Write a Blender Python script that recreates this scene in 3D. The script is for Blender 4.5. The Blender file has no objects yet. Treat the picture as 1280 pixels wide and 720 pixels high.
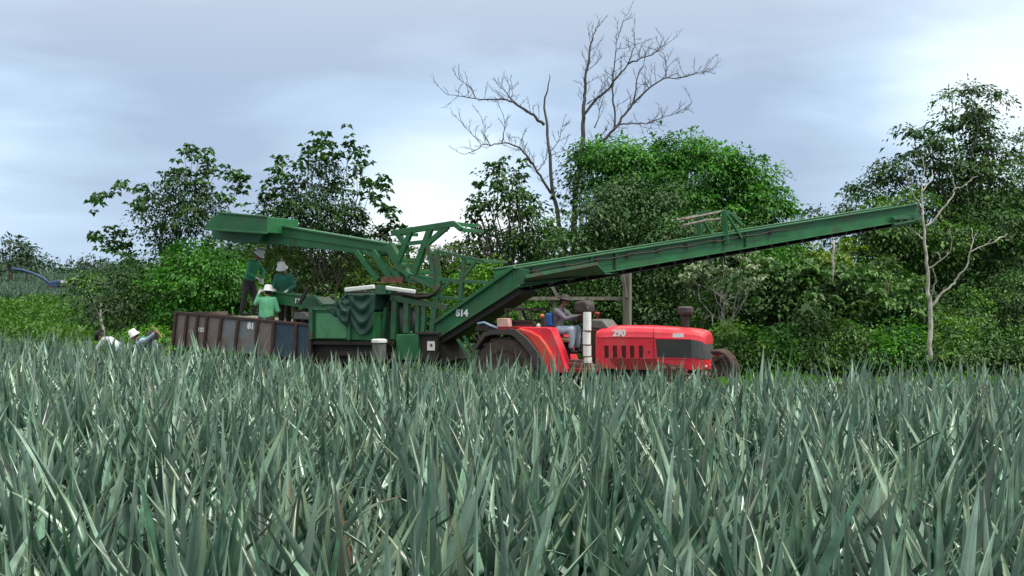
import bpy, math, random
import numpy as np
from mathutils import Vector, Matrix

SC = bpy.context.scene
COL = SC.collection
F = 1545.0; CAMZ = 2.5; HY = 368.0
R = math.radians
rng = np.random.default_rng(7)
random.seed(7)
WL = {}                                   # world location of every object built

def at(px, py, d):
    return Vector(((px-640)/F*d, d, CAMZ+(HY-py)/F*d))
A0 = Vector((1.77, 26.0, 0)); U = Vector((math.cos(R(25)), -math.sin(R(25)), 0)); V = Vector((math.sin(R(25)), math.cos(R(25)), 0))
def M(px, py, w):                         # a point in the machine's own upright plane, w metres behind its near side
    kx = (px-640)/F
    d = (w + V.x*A0.x + V.y*A0.y)/(V.x*kx + V.y)
    return at(px, py, d)
def ss(a, b, x):
    t = np.clip((x-a)/(b-a), 0, 1); return t*t*(3-2*t)
def ground(x, y):
    z = 0.32*ss(-2.5, -10, x)*(1-ss(40, 70, y)) if False else 0.32*ss(2.5, 10, -x)
    z = z + 1.35*ss(36, 84, y)*1.0 + 2.5*ss(80, 160, y) + 1.5*ss(160, 420, y)
    return z

# ------------------------------------------------------------------ materials
def nt(m):
    m.use_nodes = True
    return m.node_tree.nodes, m.node_tree.links, m.node_tree.nodes['Principled BSDF']
def mat(name, c, c2=None, rough=.6, metal=0, scale=6, amt=.5, bump=0, dirt=None, dscale=2.5, dlo=.55, dhi=.7, spec=.5, coat=0, stretch=(1,1,1)):
    m = bpy.data.materials.new(name); N, L, P = nt(m)
    tc = N.new('ShaderNodeTexCoord'); mp = N.new('ShaderNodeMapping'); mp.inputs['Scale'].default_value = stretch
    L.new(tc.outputs['Object'], mp.inputs[0])
    nz = N.new('ShaderNodeTexNoise'); nz.inputs['Scale'].default_value = scale; nz.inputs['Detail'].default_value = 6
    L.new(mp.outputs[0], nz.inputs['Vector'])
    cr = N.new('ShaderNodeValToRGB'); cr.color_ramp.elements[0].position = .35; cr.color_ramp.elements[1].position = .65
    c2 = c2 or tuple(v*.72 for v in c)
    cr.color_ramp.elements[0].color = (*c2, 1); cr.color_ramp.elements[1].color = (*c, 1)
    L.new(nz.outputs[0], cr.inputs[0]); out = cr.outputs[0]
    if dirt:
        n2 = N.new('ShaderNodeTexNoise'); n2.inputs['Scale'].default_value = dscale; n2.inputs['Detail'].default_value = 9; n2.inputs['Roughness'].default_value = .65
        L.new(mp.outputs[0], n2.inputs['Vector'])
        r2 = N.new('ShaderNodeValToRGB'); r2.color_ramp.elements[0].position = dlo; r2.color_ramp.elements[1].position = dhi
        L.new(n2.outputs[0], r2.inputs[0])
        mx = N.new('ShaderNodeMixRGB'); mx.inputs[2].default_value = (*dirt, 1)
        L.new(r2.outputs[0], mx.inputs[0]); L.new(out, mx.inputs[1]); out = mx.outputs[0]
    L.new(out, P.inputs['Base Color'])
    P.inputs['Roughness'].default_value = rough; P.inputs['Metallic'].default_value = metal
    P.inputs['Specular IOR Level'].default_value = spec; P.inputs['Coat Weight'].default_value = coat
    if bump:
        b = N.new('ShaderNodeBump'); b.inputs['Strength'].default_value = bump; b.inputs['Distance'].default_value = .02
        L.new(nz.outputs[0], b.inputs['Height']); L.new(b.outputs[0], P.inputs['Normal'])
    return m
def leafmat(name, dark, mid, light, trans=.3, rough=.5, spec=.35):
    m = bpy.data.materials.new(name); N, L, P = nt(m)
    a = N.new('ShaderNodeAttribute'); a.attribute_name = 'rnd'
    cr = N.new('ShaderNodeValToRGB'); e = cr.color_ramp.elements
    e[0].position = 0; e[0].color = (*dark, 1); e[1].position = 1; e[1].color = (*light, 1)
    q = e.new(.5); q.color = (*mid, 1)
    L.new(a.outputs['Fac'], cr.inputs[0]); L.new(cr.outputs[0], P.inputs['Base Color'])
    P.inputs['Roughness'].default_value = rough; P.inputs['Specular IOR Level'].default_value = spec
    t = N.new('ShaderNodeBsdfTranslucent'); hs = N.new('ShaderNodeHueSaturation'); hs.inputs['Saturation'].default_value = 1.15; hs.inputs['Value'].default_value = 1.3
    L.new(cr.outputs[0], hs.inputs['Color']); L.new(hs.outputs[0], t.inputs[0])
    mx = N.new('ShaderNodeMixShader'); mx.inputs[0].default_value = trans
    L.new(P.outputs[0], mx.inputs[1]); L.new(t.outputs[0], mx.inputs[2]); L.new(mx.outputs[0], N['Material Output'].inputs[0])
    return m
def pinemat():
    m = bpy.data.materials.new('pineapple_leaf'); N, L, P = nt(m)
    a = N.new('ShaderNodeAttribute'); a.attribute_name = 'rnd'
    t = N.new('ShaderNodeAttribute'); t.attribute_name = 'tt'
    cr = N.new('ShaderNodeValToRGB'); e = cr.color_ramp.elements
    e[0].position = 0; e[0].color = (.006, .028, .018, 1); e[1].position = 1; e[1].color = (.42, .54, .46, 1)
    for p, c in ((.28, (.024, .080, .044)), (.58, (.105, .225, .148)), (.85, (.20, .33, .235))):
        q = e.new(p); q.color = (*c, 1)
    L.new(a.outputs['Fac'], cr.inputs[0])
    tc = N.new('ShaderNodeTexCoord'); nz = N.new('ShaderNodeTexNoise'); nz.inputs['Scale'].default_value = 9; nz.inputs['Detail'].default_value = 4
    L.new(tc.outputs['Object'], nz.inputs['Vector'])
    ca = N.new('ShaderNodeAttribute'); ca.attribute_name = 'cc'; cx = N.new('ShaderNodeCombineXYZ')
    L.new(ca.outputs['Fac'], cx.inputs[0]); L.new(t.outputs['Fac'], cx.inputs[1]); L.new(a.outputs['Fac'], cx.inputs[2])
    m0 = N.new('ShaderNodeMapping'); m0.inputs['Scale'].default_value = (2.6, .8, 37); L.new(cx.outputs[0], m0.inputs[0])
    ns = N.new('ShaderNodeTexNoise'); ns.inputs['Scale'].default_value = 1.0; ns.inputs['Detail'].default_value = 4; L.new(m0.outputs[0], ns.inputs['Vector'])
    av = N.new('ShaderNodeMath'); av.operation = 'ADD'; L.new(nz.outputs[0], av.inputs[0]); L.new(ns.outputs[0], av.inputs[1])
    mr = N.new('ShaderNodeMapRange'); mr.inputs[1].default_value = .75; mr.inputs[2].default_value = 1.25; mr.inputs[3].default_value = .35; mr.inputs[4].default_value = 1.6
    L.new(av.outputs[0], mr.inputs[0])
    hs = N.new('ShaderNodeHueSaturation'); L.new(cr.outputs[0], hs.inputs['Color']); L.new(mr.outputs[0], hs.inputs['Value'])
    # tips go olive
    r2 = N.new('ShaderNodeValToRGB'); r2.color_ramp.elements[0].position = .72; r2.color_ramp.elements[1].position = 1
    L.new(t.outputs['Fac'], r2.inputs[0])
    mx = N.new('ShaderNodeMixRGB'); mx.inputs[2].default_value = (.13, .19, .09, 1); L.new(r2.outputs[0], mx.inputs[0]); L.new(hs.outputs[0], mx.inputs[1])
    # dry brown bands, marked on the leaf itself
    dr = N.new('ShaderNodeAttribute'); dr.attribute_name = 'dry'
    m3 = N.new('ShaderNodeMixRGB'); m3.inputs[2].default_value = (.15, .09, .045, 1); L.new(dr.outputs['Fac'], m3.inputs[0]); L.new(mx.outputs[0], m3.inputs[1])
    # the underside of the leaf is silvery
    g = N.new('ShaderNodeNewGeometry'); m2 = N.new('ShaderNodeMixRGB'); m2.inputs[2].default_value = (.24, .35, .29, 1)
    mu = N.new('ShaderNodeMath'); mu.operation = 'MULTIPLY'; mu.inputs[1].default_value = .6
    L.new(g.outputs['Backfacing'], mu.inputs[0]); L.new(mu.outputs[0], m2.inputs[0]); L.new(m3.outputs[0], m2.inputs[1])
    L.new(m2.outputs[0], P.inputs['Base Color'])
    P.inputs['Roughness'].default_value = .30; P.inputs['Specular IOR Level'].default_value = .6
    return m

MT = {}
MT['pine'] = pinemat()
MT['green'] = mat('green_painted_steel', (.024, .155, .054), (.017, .115, .040), rough=.42, scale=3, dirt=(.055, .06, .03), dscale=2.2, dlo=.50, dhi=.78, bump=.1)
MT['green_old'] = mat('worn_green_steel', (.032, .15, .068), (.024, .10, .05), rough=.55, scale=5, dirt=(.09, .055, .03), dscale=4, dlo=.48, dhi=.7, bump=.2)
MT['green_light'] = mat('light_green_sheet', (.075, .26, .11), (.06, .21, .095), rough=.5, scale=2.5, dirt=(.05, .10, .05), dscale=3, dlo=.55, dhi=.8)
MT['tarp'] = mat('dark_green_tarpaulin', (.012, .06, .04), (.008, .04, .028), rough=.6, scale=4, bump=.3)
MT['dark'] = mat('dark_greasy_steel', (.018, .016, .015), (.035, .022, .016), rough=.65, scale=7)
MT['rib'] = mat('dark_rusted_rib', (.075, .040, .034), (.05, .03, .027), rough=.85, scale=8)
MT['rubber'] = mat('tyre_rubber', (.035, .03, .028), (.06, .04, .032), rough=.85, scale=8, dirt=(.10, .055, .04), dscale=5, dlo=.5, dhi=.7, bump=.2)
MT['mudrubber'] = mat('muddy_tyre', (.10, .045, .032), (.05, .035, .03), rough=.9, scale=9, bump=.3)
MT['red'] = mat('red_tractor_paint', (.80, .026, .060), (.70, .020, .045), rough=.36, scale=2, dirt=(.34, .13, .09), dscale=2.4, dlo=.47, dhi=.82, coat=.25)
MT['redlight'] = mat('orange_red_paint', (.74, .07, .045), (.62, .035, .03), rough=.4, scale=1.7, dirt=(.34, .13, .08), dscale=2.6, dlo=.47, dhi=.8)  # slightly more orange red, for the near rear fender
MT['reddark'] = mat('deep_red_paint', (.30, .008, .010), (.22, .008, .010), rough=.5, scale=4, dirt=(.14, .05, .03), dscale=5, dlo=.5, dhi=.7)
MT['louvre'] = mat('louvre_shade_red', (.07, .006, .008), rough=.8)  # shade inside the hood slots, put into a dark red
MT['rust'] = mat('rusty_iron', (.17, .065, .045), (.09, .045, .035), rough=.85, scale=9, bump=.3, dirt=(.28, .13, .10), dscale=6)
MT['mesh'] = mat('black_grille_mesh', (.03, .035, .035), (.05, .045, .03), rough=.35, scale=2)
MT['grey'] = mat('grey_plastic', (.13, .13, .125), rough=.6)
MT['fender'] = mat('grey_rubber_mudguard', (.065, .052, .052), (.045, .035, .035), rough=.75, scale=5)
MT['white'] = mat('white_paint', (.80, .80, .78), (.70, .70, .67), rough=.5, scale=6, dirt=(.35, .30, .25), dscale=8, dlo=.66, dhi=.75)
MT['letter'] = mat('white_lettering', (.82, .84, .82), (.75, .78, .75), rough=.5)
MT['blue'] = mat('blue_plastic', (.02, .12, .42), rough=.4)
MT['pale_blue'] = mat('pale_blue_sheet', (.35, .50, .65), rough=.4)
MT['orange'] = mat('orange_lens', (.55, .12, .04), rough=.3)
MT['pink'] = mat('pale_pink_lamp', (.68, .40, .34), rough=.5)
MT['tan'] = mat('tan_seat_edge', (.30, .20, .10), rough=.8)
MT['p_brown'] = mat('weathered_brown_panel', (.23, .20, .19), (.17, .14, .13), rough=.7, scale=5, dirt=(.15, .095, .08), dscale=3.5, dlo=.45, dhi=.68, stretch=(1, 1, .5), bump=.5)
MT['p_grey'] = mat('weathered_blue_grey_panel', (.20, .23, .25), (.15, .17, .19), rough=.6, scale=4, dirt=(.17, .10, .08), dscale=3, dlo=.46, dhi=.7, bump=.5)
MT['p_blue'] = mat('dark_blue_panel', (.035, .07, .11), (.028, .05, .075), rough=.5, scale=3, dirt=(.07, .07, .07), dscale=3.5, dlo=.52, dhi=.75)
MT['wood'] = mat('grey_weathered_wood', (.23, .215, .18), (.13, .12, .10), rough=.9, scale=8, bump=.4, stretch=(1, 1, .15))
MT['bark'] = mat('grey_brown_bark', (.105, .098, .075), (.05, .046, .034), rough=.9, scale=7, bump=.5, stretch=(1, 1, .3))
MT['deadbark'] = mat('dead_wood', (.10, .088, .09), (.055, .048, .05), rough=.9, scale=6, dirt=(.15, .14, .125), dscale=1.2, dlo=.55, dhi=.7)
MT['deadlow'] = mat('lichened_dead_wood', (.26, .25, .22), (.11, .10, .085), rough=.9, scale=5, dirt=(.10, .12, .07), dscale=3, dlo=.5, dhi=.65)
MT['palebark'] = mat('pale_bark', (.50, .49, .44), (.30, .29, .25), rough=.9, scale=6, bump=.3, dirt=(.16, .14, .11), dscale=4, dlo=.55, dhi=.7)
MT['skin'] = mat('brown_skin', (.26, .125, .075), (.22, .10, .06), rough=.6)
MT['hair'] = mat('black_hair', (.012, .010, .009), rough=.7)
MT['shirt_mid'] = mat('green_work_shirt', (.05, .28, .14), (.038, .21, .105), rough=.85, scale=9, bump=.3)
MT['shirt_teal'] = mat('dark_teal_shirt', (.03, .17, .115), (.02, .12, .085), rough=.85, scale=9, bump=.3)
MT['shirt_light'] = mat('light_green_shirt', (.14, .46, .25), (.11, .38, .20), rough=.85, scale=9, bump=.3)
MT['shirt_grey'] = mat('dark_grey_jacket', (.15, .145, .17), (.11, .105, .13), rough=.85, scale=9, bump=.3)
MT['shirt_pale'] = mat('pale_blue_shirt', (.46, .56, .68), (.36, .45, .56), rough=.85, scale=9, bump=.2)
MT['shirt_white'] = mat('greyish_white_shirt', (.50, .53, .58), (.40, .43, .47), rough=.85, scale=9, bump=.2)
MT['jeans_pale'] = mat('pale_blue_jeans', (.42, .50, .62), (.33, .41, .52), rough=.85, scale=9, bump=.2)
MT['trousers'] = mat('dark_brown_trousers', (.055, .045, .042), (.035, .03, .03), rough=.85, scale=9, bump=.2)
MT['hatwhite'] = mat('white_cotton_hat', (.88, .87, .85), (.82, .81, .79), rough=.8)
MT['hatdark'] = mat('dark_grey_hat', (.06, .05, .052), rough=.8)
MT['glove'] = mat('white_work_glove', (.78, .76, .72), rough=.8)
MT['boot'] = mat('black_rubber_boot', (.02, .022, .024), rough=.45)
MT['eye'] = mat('dark_eye', (.01, .01, .01), rough=.2)
MT['hazeblue'] = mat('haze_blue_steel', (.035, .075, .17), rough=.6)  # distance haze is put into this blue
MT['fruit'] = mat('green_pineapple_skin', (.13, .13, .04), (.06, .08, .03), rough=.7, scale=40, bump=.6)

# ------------------------------------------------------------------ mesh helpers
class MB:
    def __init__(s): s.v = []; s.f = []
    def add(s, vs, fs):
        b = len(s.v); s.v += [Vector(p) for p in vs]; s.f += [tuple(b+i for i in q) for q in fs]; return s
    def prism(s, poly, ext):
        n = len(poly); poly = [Vector(p) for p in poly]; ext = Vector(ext)
        vs = poly+[p+ext for p in poly]
        fs = [tuple(range(n)), tuple(range(2*n-1, n-1, -1))]+[(i, i+n, (i+1) % n+n, (i+1) % n) for i in range(n)]
        return s.add(vs, fs)
    def beam(s, a, b, w, h=None, up=None):
        a = Vector(a); b = Vector(b); h = h or w; d = (b-a).normalized()
        up = Vector(up) if up else (Vector((0, 0, 1)) if abs(d.z) < .9 else V.copy())
        x = d.cross(up).normalized(); y = x.cross(d).normalized()
        c = [x*w/2+y*h/2, -x*w/2+y*h/2, -x*w/2-y*h/2, x*w/2-y*h/2]
        return s.prism([a+q for q in c], b-a)
    def tube(s, pts, rs, n=8):
        pts = [Vector(p) for p in pts]; rs = rs if hasattr(rs, '__len__') else [rs]*len(pts)
        b = len(s.v); ref = None
        for i, p in enumerate(pts):
            d = (pts[min(i+1, len(pts)-1)]-pts[max(i-1, 0)])
            d = d.normalized() if d.length > 1e-9 else Vector((0, 0, 1))
            if ref is None: ref = Vector((1, 0, 0)) if abs(d.x) < .8 else Vector((0, 1, 0))
            x = (ref-d*ref.dot(d)).normalized(); ref = x; y = d.cross(x)
            for k in range(n):
                a = 2*math.pi*k/n; s.v.append(p+(x*math.cos(a)+y*math.sin(a))*rs[i])
        for i in range(len(pts)-1):
            for k in range(n):
                s.f.append((b+i*n+k, b+i*n+(k+1) % n, b+(i+1)*n+(k+1) % n, b+(i+1)*n+k))
        s.f.append(tuple(b+k for k in range(n-1, -1, -1))); s.f.append(tuple(b+(len(pts)-1)*n+k for k in range(n)))
        return s
    def ell(s, c, r, rot=None, nu=12, nv=8):
        c = Vector(c); r = Vector(r) if hasattr(r, '__len__') else Vector((r, r, r)); b = len(s.v)
        rows = []
        for j in range(nv+1):
            th = math.pi*j/nv
            if j in (0, nv): rows.append([(0, 0, math.cos(th))])
            else: rows.append([(math.sin(th)*math.cos(2*math.pi*k/nu), math.sin(th)*math.sin(2*math.pi*k/nu), math.cos(th)) for k in range(nu)])
        idx = []
        for row in rows:
            ids = []
            for q in row:
                p = Vector((q[0]*r.x, q[1]*r.y, q[2]*r.z))
                if rot: p = rot @ p
                ids.append(len(s.v)); s.v.append(c+p)
            idx.append(ids)
        for j in range(nv):
            for k in range(nu):
                a = idx[j][k % len(idx[j])]; a2 = idx[j][(k+1) % len(idx[j])]; c1 = idx[j+1][k % len(idx[j+1])]; c2 = idx[j+1][(k+1) % len(idx[j+1])]
                if j == 0: s.f.append((a, c1, c2))
                elif j == nv-1: s.f.append((a, c1, a2))
                else: s.f.append((a, c1, c2, a2))
        return s
    def cap(s, a, b, r0, r1):
        a = Vector(a); b = Vector(b); s.ell(a, r0); s.ell(b, r1)
        if (b-a).length > 1e-4: s.tube([a, b], [r0, r1], 12)
        return s
    def lathe(s, c, axis, prof, n=20):      # prof: (distance along axis, radius)
        axis = Vector(axis).normalized(); c = Vector(c)
        return s.tube([c+axis*h for h, r in prof], [max(r, 1e-4) for h, r in prof], n) if len(set(h for h, r in prof)) == len(prof) else s._lathe(c, axis, prof, n)
    def _lathe(s, c, axis, prof, n):
        x = axis.orthogonal().normalized(); y = axis.cross(x); b = len(s.v)
        for h, r in prof:
            for k in range(n):
                a = 2*math.pi*k/n; s.v.append(c+axis*h+(x*math.cos(a)+y*math.sin(a))*max(r, 1e-4))
        for i in range(len(prof)-1):
            for k in range(n): s.f.append((b+i*n+k, b+i*n+(k+1) % n, b+(i+1)*n+(k+1) % n, b+(i+1)*n+k))
        s.f.append(tuple(b+k for k in range(n-1, -1, -1))); s.f.append(tuple(b+(len(prof)-1)*n+k for k in range(n)))
        return s
    def build(s, name, m, parent=None, smooth=False, bevel=0, subs=0, label=None):
        vs = s.v; c = Vector((0, 0, 0))
        for p in vs: c += p
        c /= len(vs)
        if parent is None: c.z = min(p.z for p in vs)
        me = bpy.data.meshes.new(name); me.from_pydata([tuple(p-c) for p in vs], [], s.f); me.update()
        return link(name, me, m, parent, c, smooth, bevel, subs, label)
def link(name, me, m, parent, c, smooth=False, bevel=0, subs=0, label=None):
    if m: me.materials.clear(); me.materials.append(MT[m] if isinstance(m, str) else m)
    o = bpy.data.objects.new(name, me); COL.objects.link(o)
    c = Vector(c); WL[o.name] = c
    if parent: o.parent = parent; o.location = c-WL[parent.name]
    else: o.location = c
    if smooth: me.polygons.foreach_set('use_smooth', [True]*len(me.polygons))
    if bevel:
        b = o.modifiers.new('bevel', 'BEVEL'); b.width = bevel; b.segments = 2; b.limit_method = 'ANGLE'; b.angle_limit = R(40)
    if subs: q = o.modifiers.new('sub', 'SUBSURF'); q.levels = subs; q.render_levels = subs
    if label: o['label'] = label
    return o
def thing(name, label, cat, loc, group=None):
    o = bpy.data.objects.new(name, None); COL.objects.link(o); o.location = loc; WL[o.name] = Vector(loc); o.empty_display_size = .3
    return tag(o, label, cat, group)
def tag(o, label, cat, group=None):
    o['label'] = label; o['category'] = cat
    if group: o['group'] = group
    return o
def text(s, name, p, size, xdir, parent, m='letter', up=(0, 0, 1), bold=.03):
    cu = bpy.data.curves.new('t', 'FONT'); cu.body = s; cu.size = size; cu.extrude = .003; cu.align_x = 'CENTER'; cu.align_y = 'CENTER'; cu.offset = size*bold
    o = bpy.data.objects.new('t', cu); COL.objects.link(o)
    dg = bpy.context.evaluated_depsgraph_get(); me = bpy.data.meshes.new_from_object(o.evaluated_get(dg)); bpy.data.objects.remove(o); bpy.data.curves.remove(cu)
    x = Vector(xdir).normalized(); y = Vector(up); y = (y-x*y.dot(x)).normalized(); z = x.cross(y)
    me.transform(Matrix((x, y, z)).transposed().to_4x4()); me.name = name
    return link(name, me, m, parent, p)
def remeshed(mb, name, m, parent, voxel, smooth_it=3, label=None):
    c = sum(mb.v, Vector())/len(mb.v)
    me = bpy.data.meshes.new('tmp'); me.from_pydata([tuple(p-c) for p in mb.v], [], mb.f); me.update()
    o = bpy.data.objects.new('tmp', me); COL.objects.link(o)
    q = o.modifiers.new('r', 'REMESH'); q.mode = 'VOXEL'; q.voxel_size = voxel
    if smooth_it: s = o.modifiers.new('s', 'SMOOTH'); s.iterations = smooth_it; s.factor = .5
    dg = bpy.context.evaluated_depsgraph_get(); m2 = bpy.data.meshes.new_from_object(o.evaluated_get(dg)); bpy.data.objects.remove(o); bpy.data.meshes.remove(me); m2.name = name
    return link(name, m2, m, parent, c, smooth=True, label=label)

# big numpy meshes
def npmesh(name, verts, quads, attrs, smooth=False):
    me = bpy.data.meshes.new(name); nv, nf, k = len(verts), len(quads), quads.shape[1]
    me.vertices.add(nv); me.vertices.foreach_set('co', np.ascontiguousarray(verts, np.float32).ravel())
    me.loops.add(nf*k); me.loops.foreach_set('vertex_index', np.ascontiguousarray(quads, np.int32).ravel())
    me.polygons.add(nf); me.polygons.foreach_set('loop_start', np.arange(0, nf*k, k, dtype=np.int32))
    if smooth: me.polygons.foreach_set('use_smooth', np.ones(nf, bool))
    me.update(calc_edges=True)
    for an, av in attrs.items():
        a = me.attributes.new(an, 'FLOAT', 'POINT'); a.data.foreach_set('value', np.ascontiguousarray(av, np.float32))
    return me
def nrm(a): return a/np.maximum(np.linalg.norm(a, axis=1, keepdims=True), 1e-9)
def leaf_arrays(base, dirn, norm, L, W, rnd, fold=.25, droop=.2):
    n = len(base); dirn = nrm(dirn); side = nrm(np.cross(dirn, norm)); up = np.cross(side, dirn)
    L = L[:, None]; W = W[:, None]
    v = np.stack([base, base+dirn*L*.45+side*W*.5+up*W*fold, base+dirn*L-up*L*droop, base+dirn*L*.45-side*W*.5+up*W*fold], 1).reshape(-1, 3)
    i = np.arange(n)[:, None]*4
    tri = np.concatenate([i+[[0, 1, 2]], i+[[0, 2, 3]]], 1).reshape(-1, 3)
    return v, tri, np.repeat(rnd, 4)
def joinarr(parts):
    vs, ts, rs, o = [], [], [], 0
    for v, t, r in parts: vs.append(v); ts.append(t+o); rs.append(r); o += len(v)
    return np.concatenate(vs), np.concatenate(ts), np.concatenate(rs)
def lobe(px, py, rx, ry, d, ryd=None):
    p = at(px, py, d); k = d/F
    return (np.array(p), np.array([rx*k, (ryd if ryd else rx*k*.8), ry*k]))
def crown(lobes, density, leaf, cr=.24, per=26, flat=.45, hollow=.35, tone=(.1, .9), seed=0, droop=.25):
    g = np.random.default_rng(seed); out = []
    for c, rad in lobes:
        area = rad[0]*rad[2]*3.1+rad[0]*rad[1]*1.5
        n = max(3, int(area*density*.60*(.24/cr)**.7))
        u = nrm(g.normal(size=(n, 3))); rr = (hollow+(1-hollow)*g.random(n)**.5)*(1+.22*np.clip(g.normal(size=n), -1.2, 1.6))
        p = c+u*rr[:, None]*rad
        size = g.uniform(.55, 1.7, n)*cr; tn = g.uniform(*tone, n)
        k = int(per*2.5); off = g.normal(size=(n, k, 3))*size[:, None, None]*np.array([.95, .95, flat*.62])
        off[:, :, 2] -= .35*(off[:, :, 0]**2+off[:, :, 1]**2)/size[:, None]/1.4
        P = (p[:, None]+off).reshape(-1, 3); uu = np.repeat(u, k, 0)
        d = off.reshape(-1, 3)/cr+uu*.6+g.normal(size=P.shape)*.5; d[:, 2] -= droop
        nm = g.normal(size=P.shape)*.28+uu*.5+off.reshape(-1, 3)/np.repeat(size, k)[:, None]*np.array([.45, .45, .2]); nm[:, 2] += .75
        L = leaf*.76*np.exp(g.normal(size=len(P))*.33); r = np.clip(np.repeat(tn, k)+g.normal(size=len(P))*.10, 0, 1)
        out.append(leaf_arrays(P, d, nrm(nm), L, L*.55, r))
    return out
def rosettes(pts, leaf, seed=0, per=8, tone=(.1, .8)):
    g = np.random.default_rng(seed); out = []
    for p in [np.array(q)+g.normal(size=3)*(0 if k == 0 else .17) for q in pts for k in range(4)]:
        k = per; az = np.arange(k)*2*math.pi/k+g.uniform(-.3, .3, k)+g.random()*6
        d = np.stack([np.cos(az), np.sin(az), g.uniform(-.45, .45, k)], 1)
        base = np.array(p)[None]+d*leaf*.25; nm = np.tile([0, 0, 1.], (k, 1))+g.normal(size=(k, 3))*.35
        L = leaf*g.uniform(.6, 1.2, k)
        out.append(leaf_arrays(base, d, nrm(nm), L, L*.78, np.full(k, g.uniform(*tone)), droop=.35))
    return out
def foliage(name, parts, m, parent, label=None):
    v, t, r = joinarr(parts); c = v.mean(0)
    return link(name, npmesh(name, v-c, t, {'rnd': r}), m, parent, c, label=label)
def wob(p, q, n, amp, seed):
    g = random.Random(seed); p = Vector(p); q = Vector(q); L = (q-p).length; out = [p]
    for i in range(1, n): out.append(p.lerp(q, i/n)+Vector((g.uniform(-1, 1), g.uniform(-1, 1), g.uniform(-.5, .5)))*amp*L)
    return out+[q]
def tree(name, label, cat, base_px, base_d, lobes, density, leaf, lm, bark='bark', tr=.12, group=None, rose=None, rtone=(.1, .8), seed=1, per=26, cr=.24, tone=(.0, 1), flat=.45, hollow=.35, fork=.45, top=None, extra=None, rose_m=None, rleaf=.42, nlimb=99):
    bx = (base_px-640)/F*base_d; b = Vector((bx, base_d, float(ground(bx, base_d))))
    root = thing(name, label, cat, b, group)
    t = MB(); cs = [Vector(c) for c, r in lobes] + ([Vector(p) for p in rose][:14] if rose else [])
    cs = cs[:nlimb]
    zc = sum((c.z for c in cs))/len(cs); cen = sum(cs, Vector())/len(cs)
    f = b.lerp(cen, fork); f.z = b.z+(zc-b.z)*fork
    trunk = wob(b-Vector((0, 0, .1)), f, 5, .025, seed); t.tube(trunk, [tr*(1.25-.09*i) for i in range(len(trunk))], 9)
    g = random.Random(seed)
    for i, c in enumerate(cs):
        j = g.randint(3, len(trunk)-1); s = trunk[j]; pts = wob(s, c, 5, .05, seed*31+i)
        for a in range(1, 5): pts[a].z += -.05*(c-s).length*math.sin(math.pi*a/5)
        r0 = tr*.40; t.tube(pts, [r0*(1-.15*a) for a in range(len(pts))], 6)
        for k in range(3):
            q = pts[g.randint(2, 4)]; e = q+Vector((g.uniform(-1, 1), g.uniform(-1, 1), g.uniform(-.1, .8)))*(.5 if i < len(lobes) else .25)
            t.tube(wob(q, e, 3, .08, i*7+k), [r0*.4, r0*.3, r0*.2, r0*.1], 5)
    t.build('trunk', bark, root, smooth=True)
    parts = []
    if lobes and density: parts += crown(lobes, density, leaf, cr, per, flat, hollow, tone, seed)
    if rose and rose_m: foliage('pale_leaves', rosettes(rose, rleaf, seed+50, tone=rtone), rose_m, root)
    elif rose: parts += rosettes(rose, rleaf, seed+50, tone=rtone)
    if extra: parts += extra
    foliage('crown', parts, lm, root)
    return root

MT['lf_sat'] = leafmat('bright_green_leaves', (.013, .075, .007), (.038, .165, .013), (.095, .31, .026), .28)
MT['lf_mid'] = leafmat('mid_green_leaves', (.016, .058, .009), (.046, .130, .019), (.130, .27, .045), .25)
MT['lf_dark'] = leafmat('dark_green_leaves', (.012, .044, .009), (.030, .094, .016), (.080, .18, .032), .2)
MT['lf_grey'] = leafmat('grey_green_leaves', (.018, .062, .015), (.052, .130, .032), (.130, .26, .068), .2)
MT['lf_olive'] = leafmat('olive_green_leaves', (.036, .080, .012), (.080, .150, .022), (.165, .26, .036), .25)
MT['lf_lime'] = leafmat('fresh_lime_leaves', (.045, .150, .010), (.090, .25, .018), (.17, .38, .035), .3)
MT['lf_pale'] = leafmat('pale_dusty_leaves', (.06, .11, .05), (.11, .18, .085), (.34, .42, .26), .2)
MT['lf_far'] = leafmat('distant_leaves', (.022, .055, .030), (.034, .080, .040), (.060, .12, .05), .15)

# ------------------------------------------------------------------ world, sun, camera
W = bpy.data.worlds.new('World'); SC.world = W; W.use_nodes = True
N, L = W.node_tree.nodes, W.node_tree.links
bg = N['Background']; bg.inputs['Strength'].default_value = .12
sky = N.new('ShaderNodeTexSky'); sky.sky_type = 'NISHITA'; sky.sun_disc = False
SEL, SAZ = R(58), R(110)
sky.sun_elevation = SEL; sky.sun_rotation = SAZ; sky.air_density = 1.2; sky.dust_density = 1.5
tc = N.new('ShaderNodeTexCoord'); mp = N.new('ShaderNodeMapping'); mp.inputs['Scale'].default_value = (2.2, 2.2, 9.0); mp.inputs['Location'].default_value = (.3, 1.7, .2)
L.new(tc.outputs['Generated'], mp.inputs[0])
nz = N.new('ShaderNodeTexNoise'); nz.inputs['Scale'].default_value = 1.3; nz.inputs['Detail'].default_value = 5; nz.inputs['Roughness'].default_value = .45
L.new(mp.outputs[0], nz.inputs['Vector'])
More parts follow.
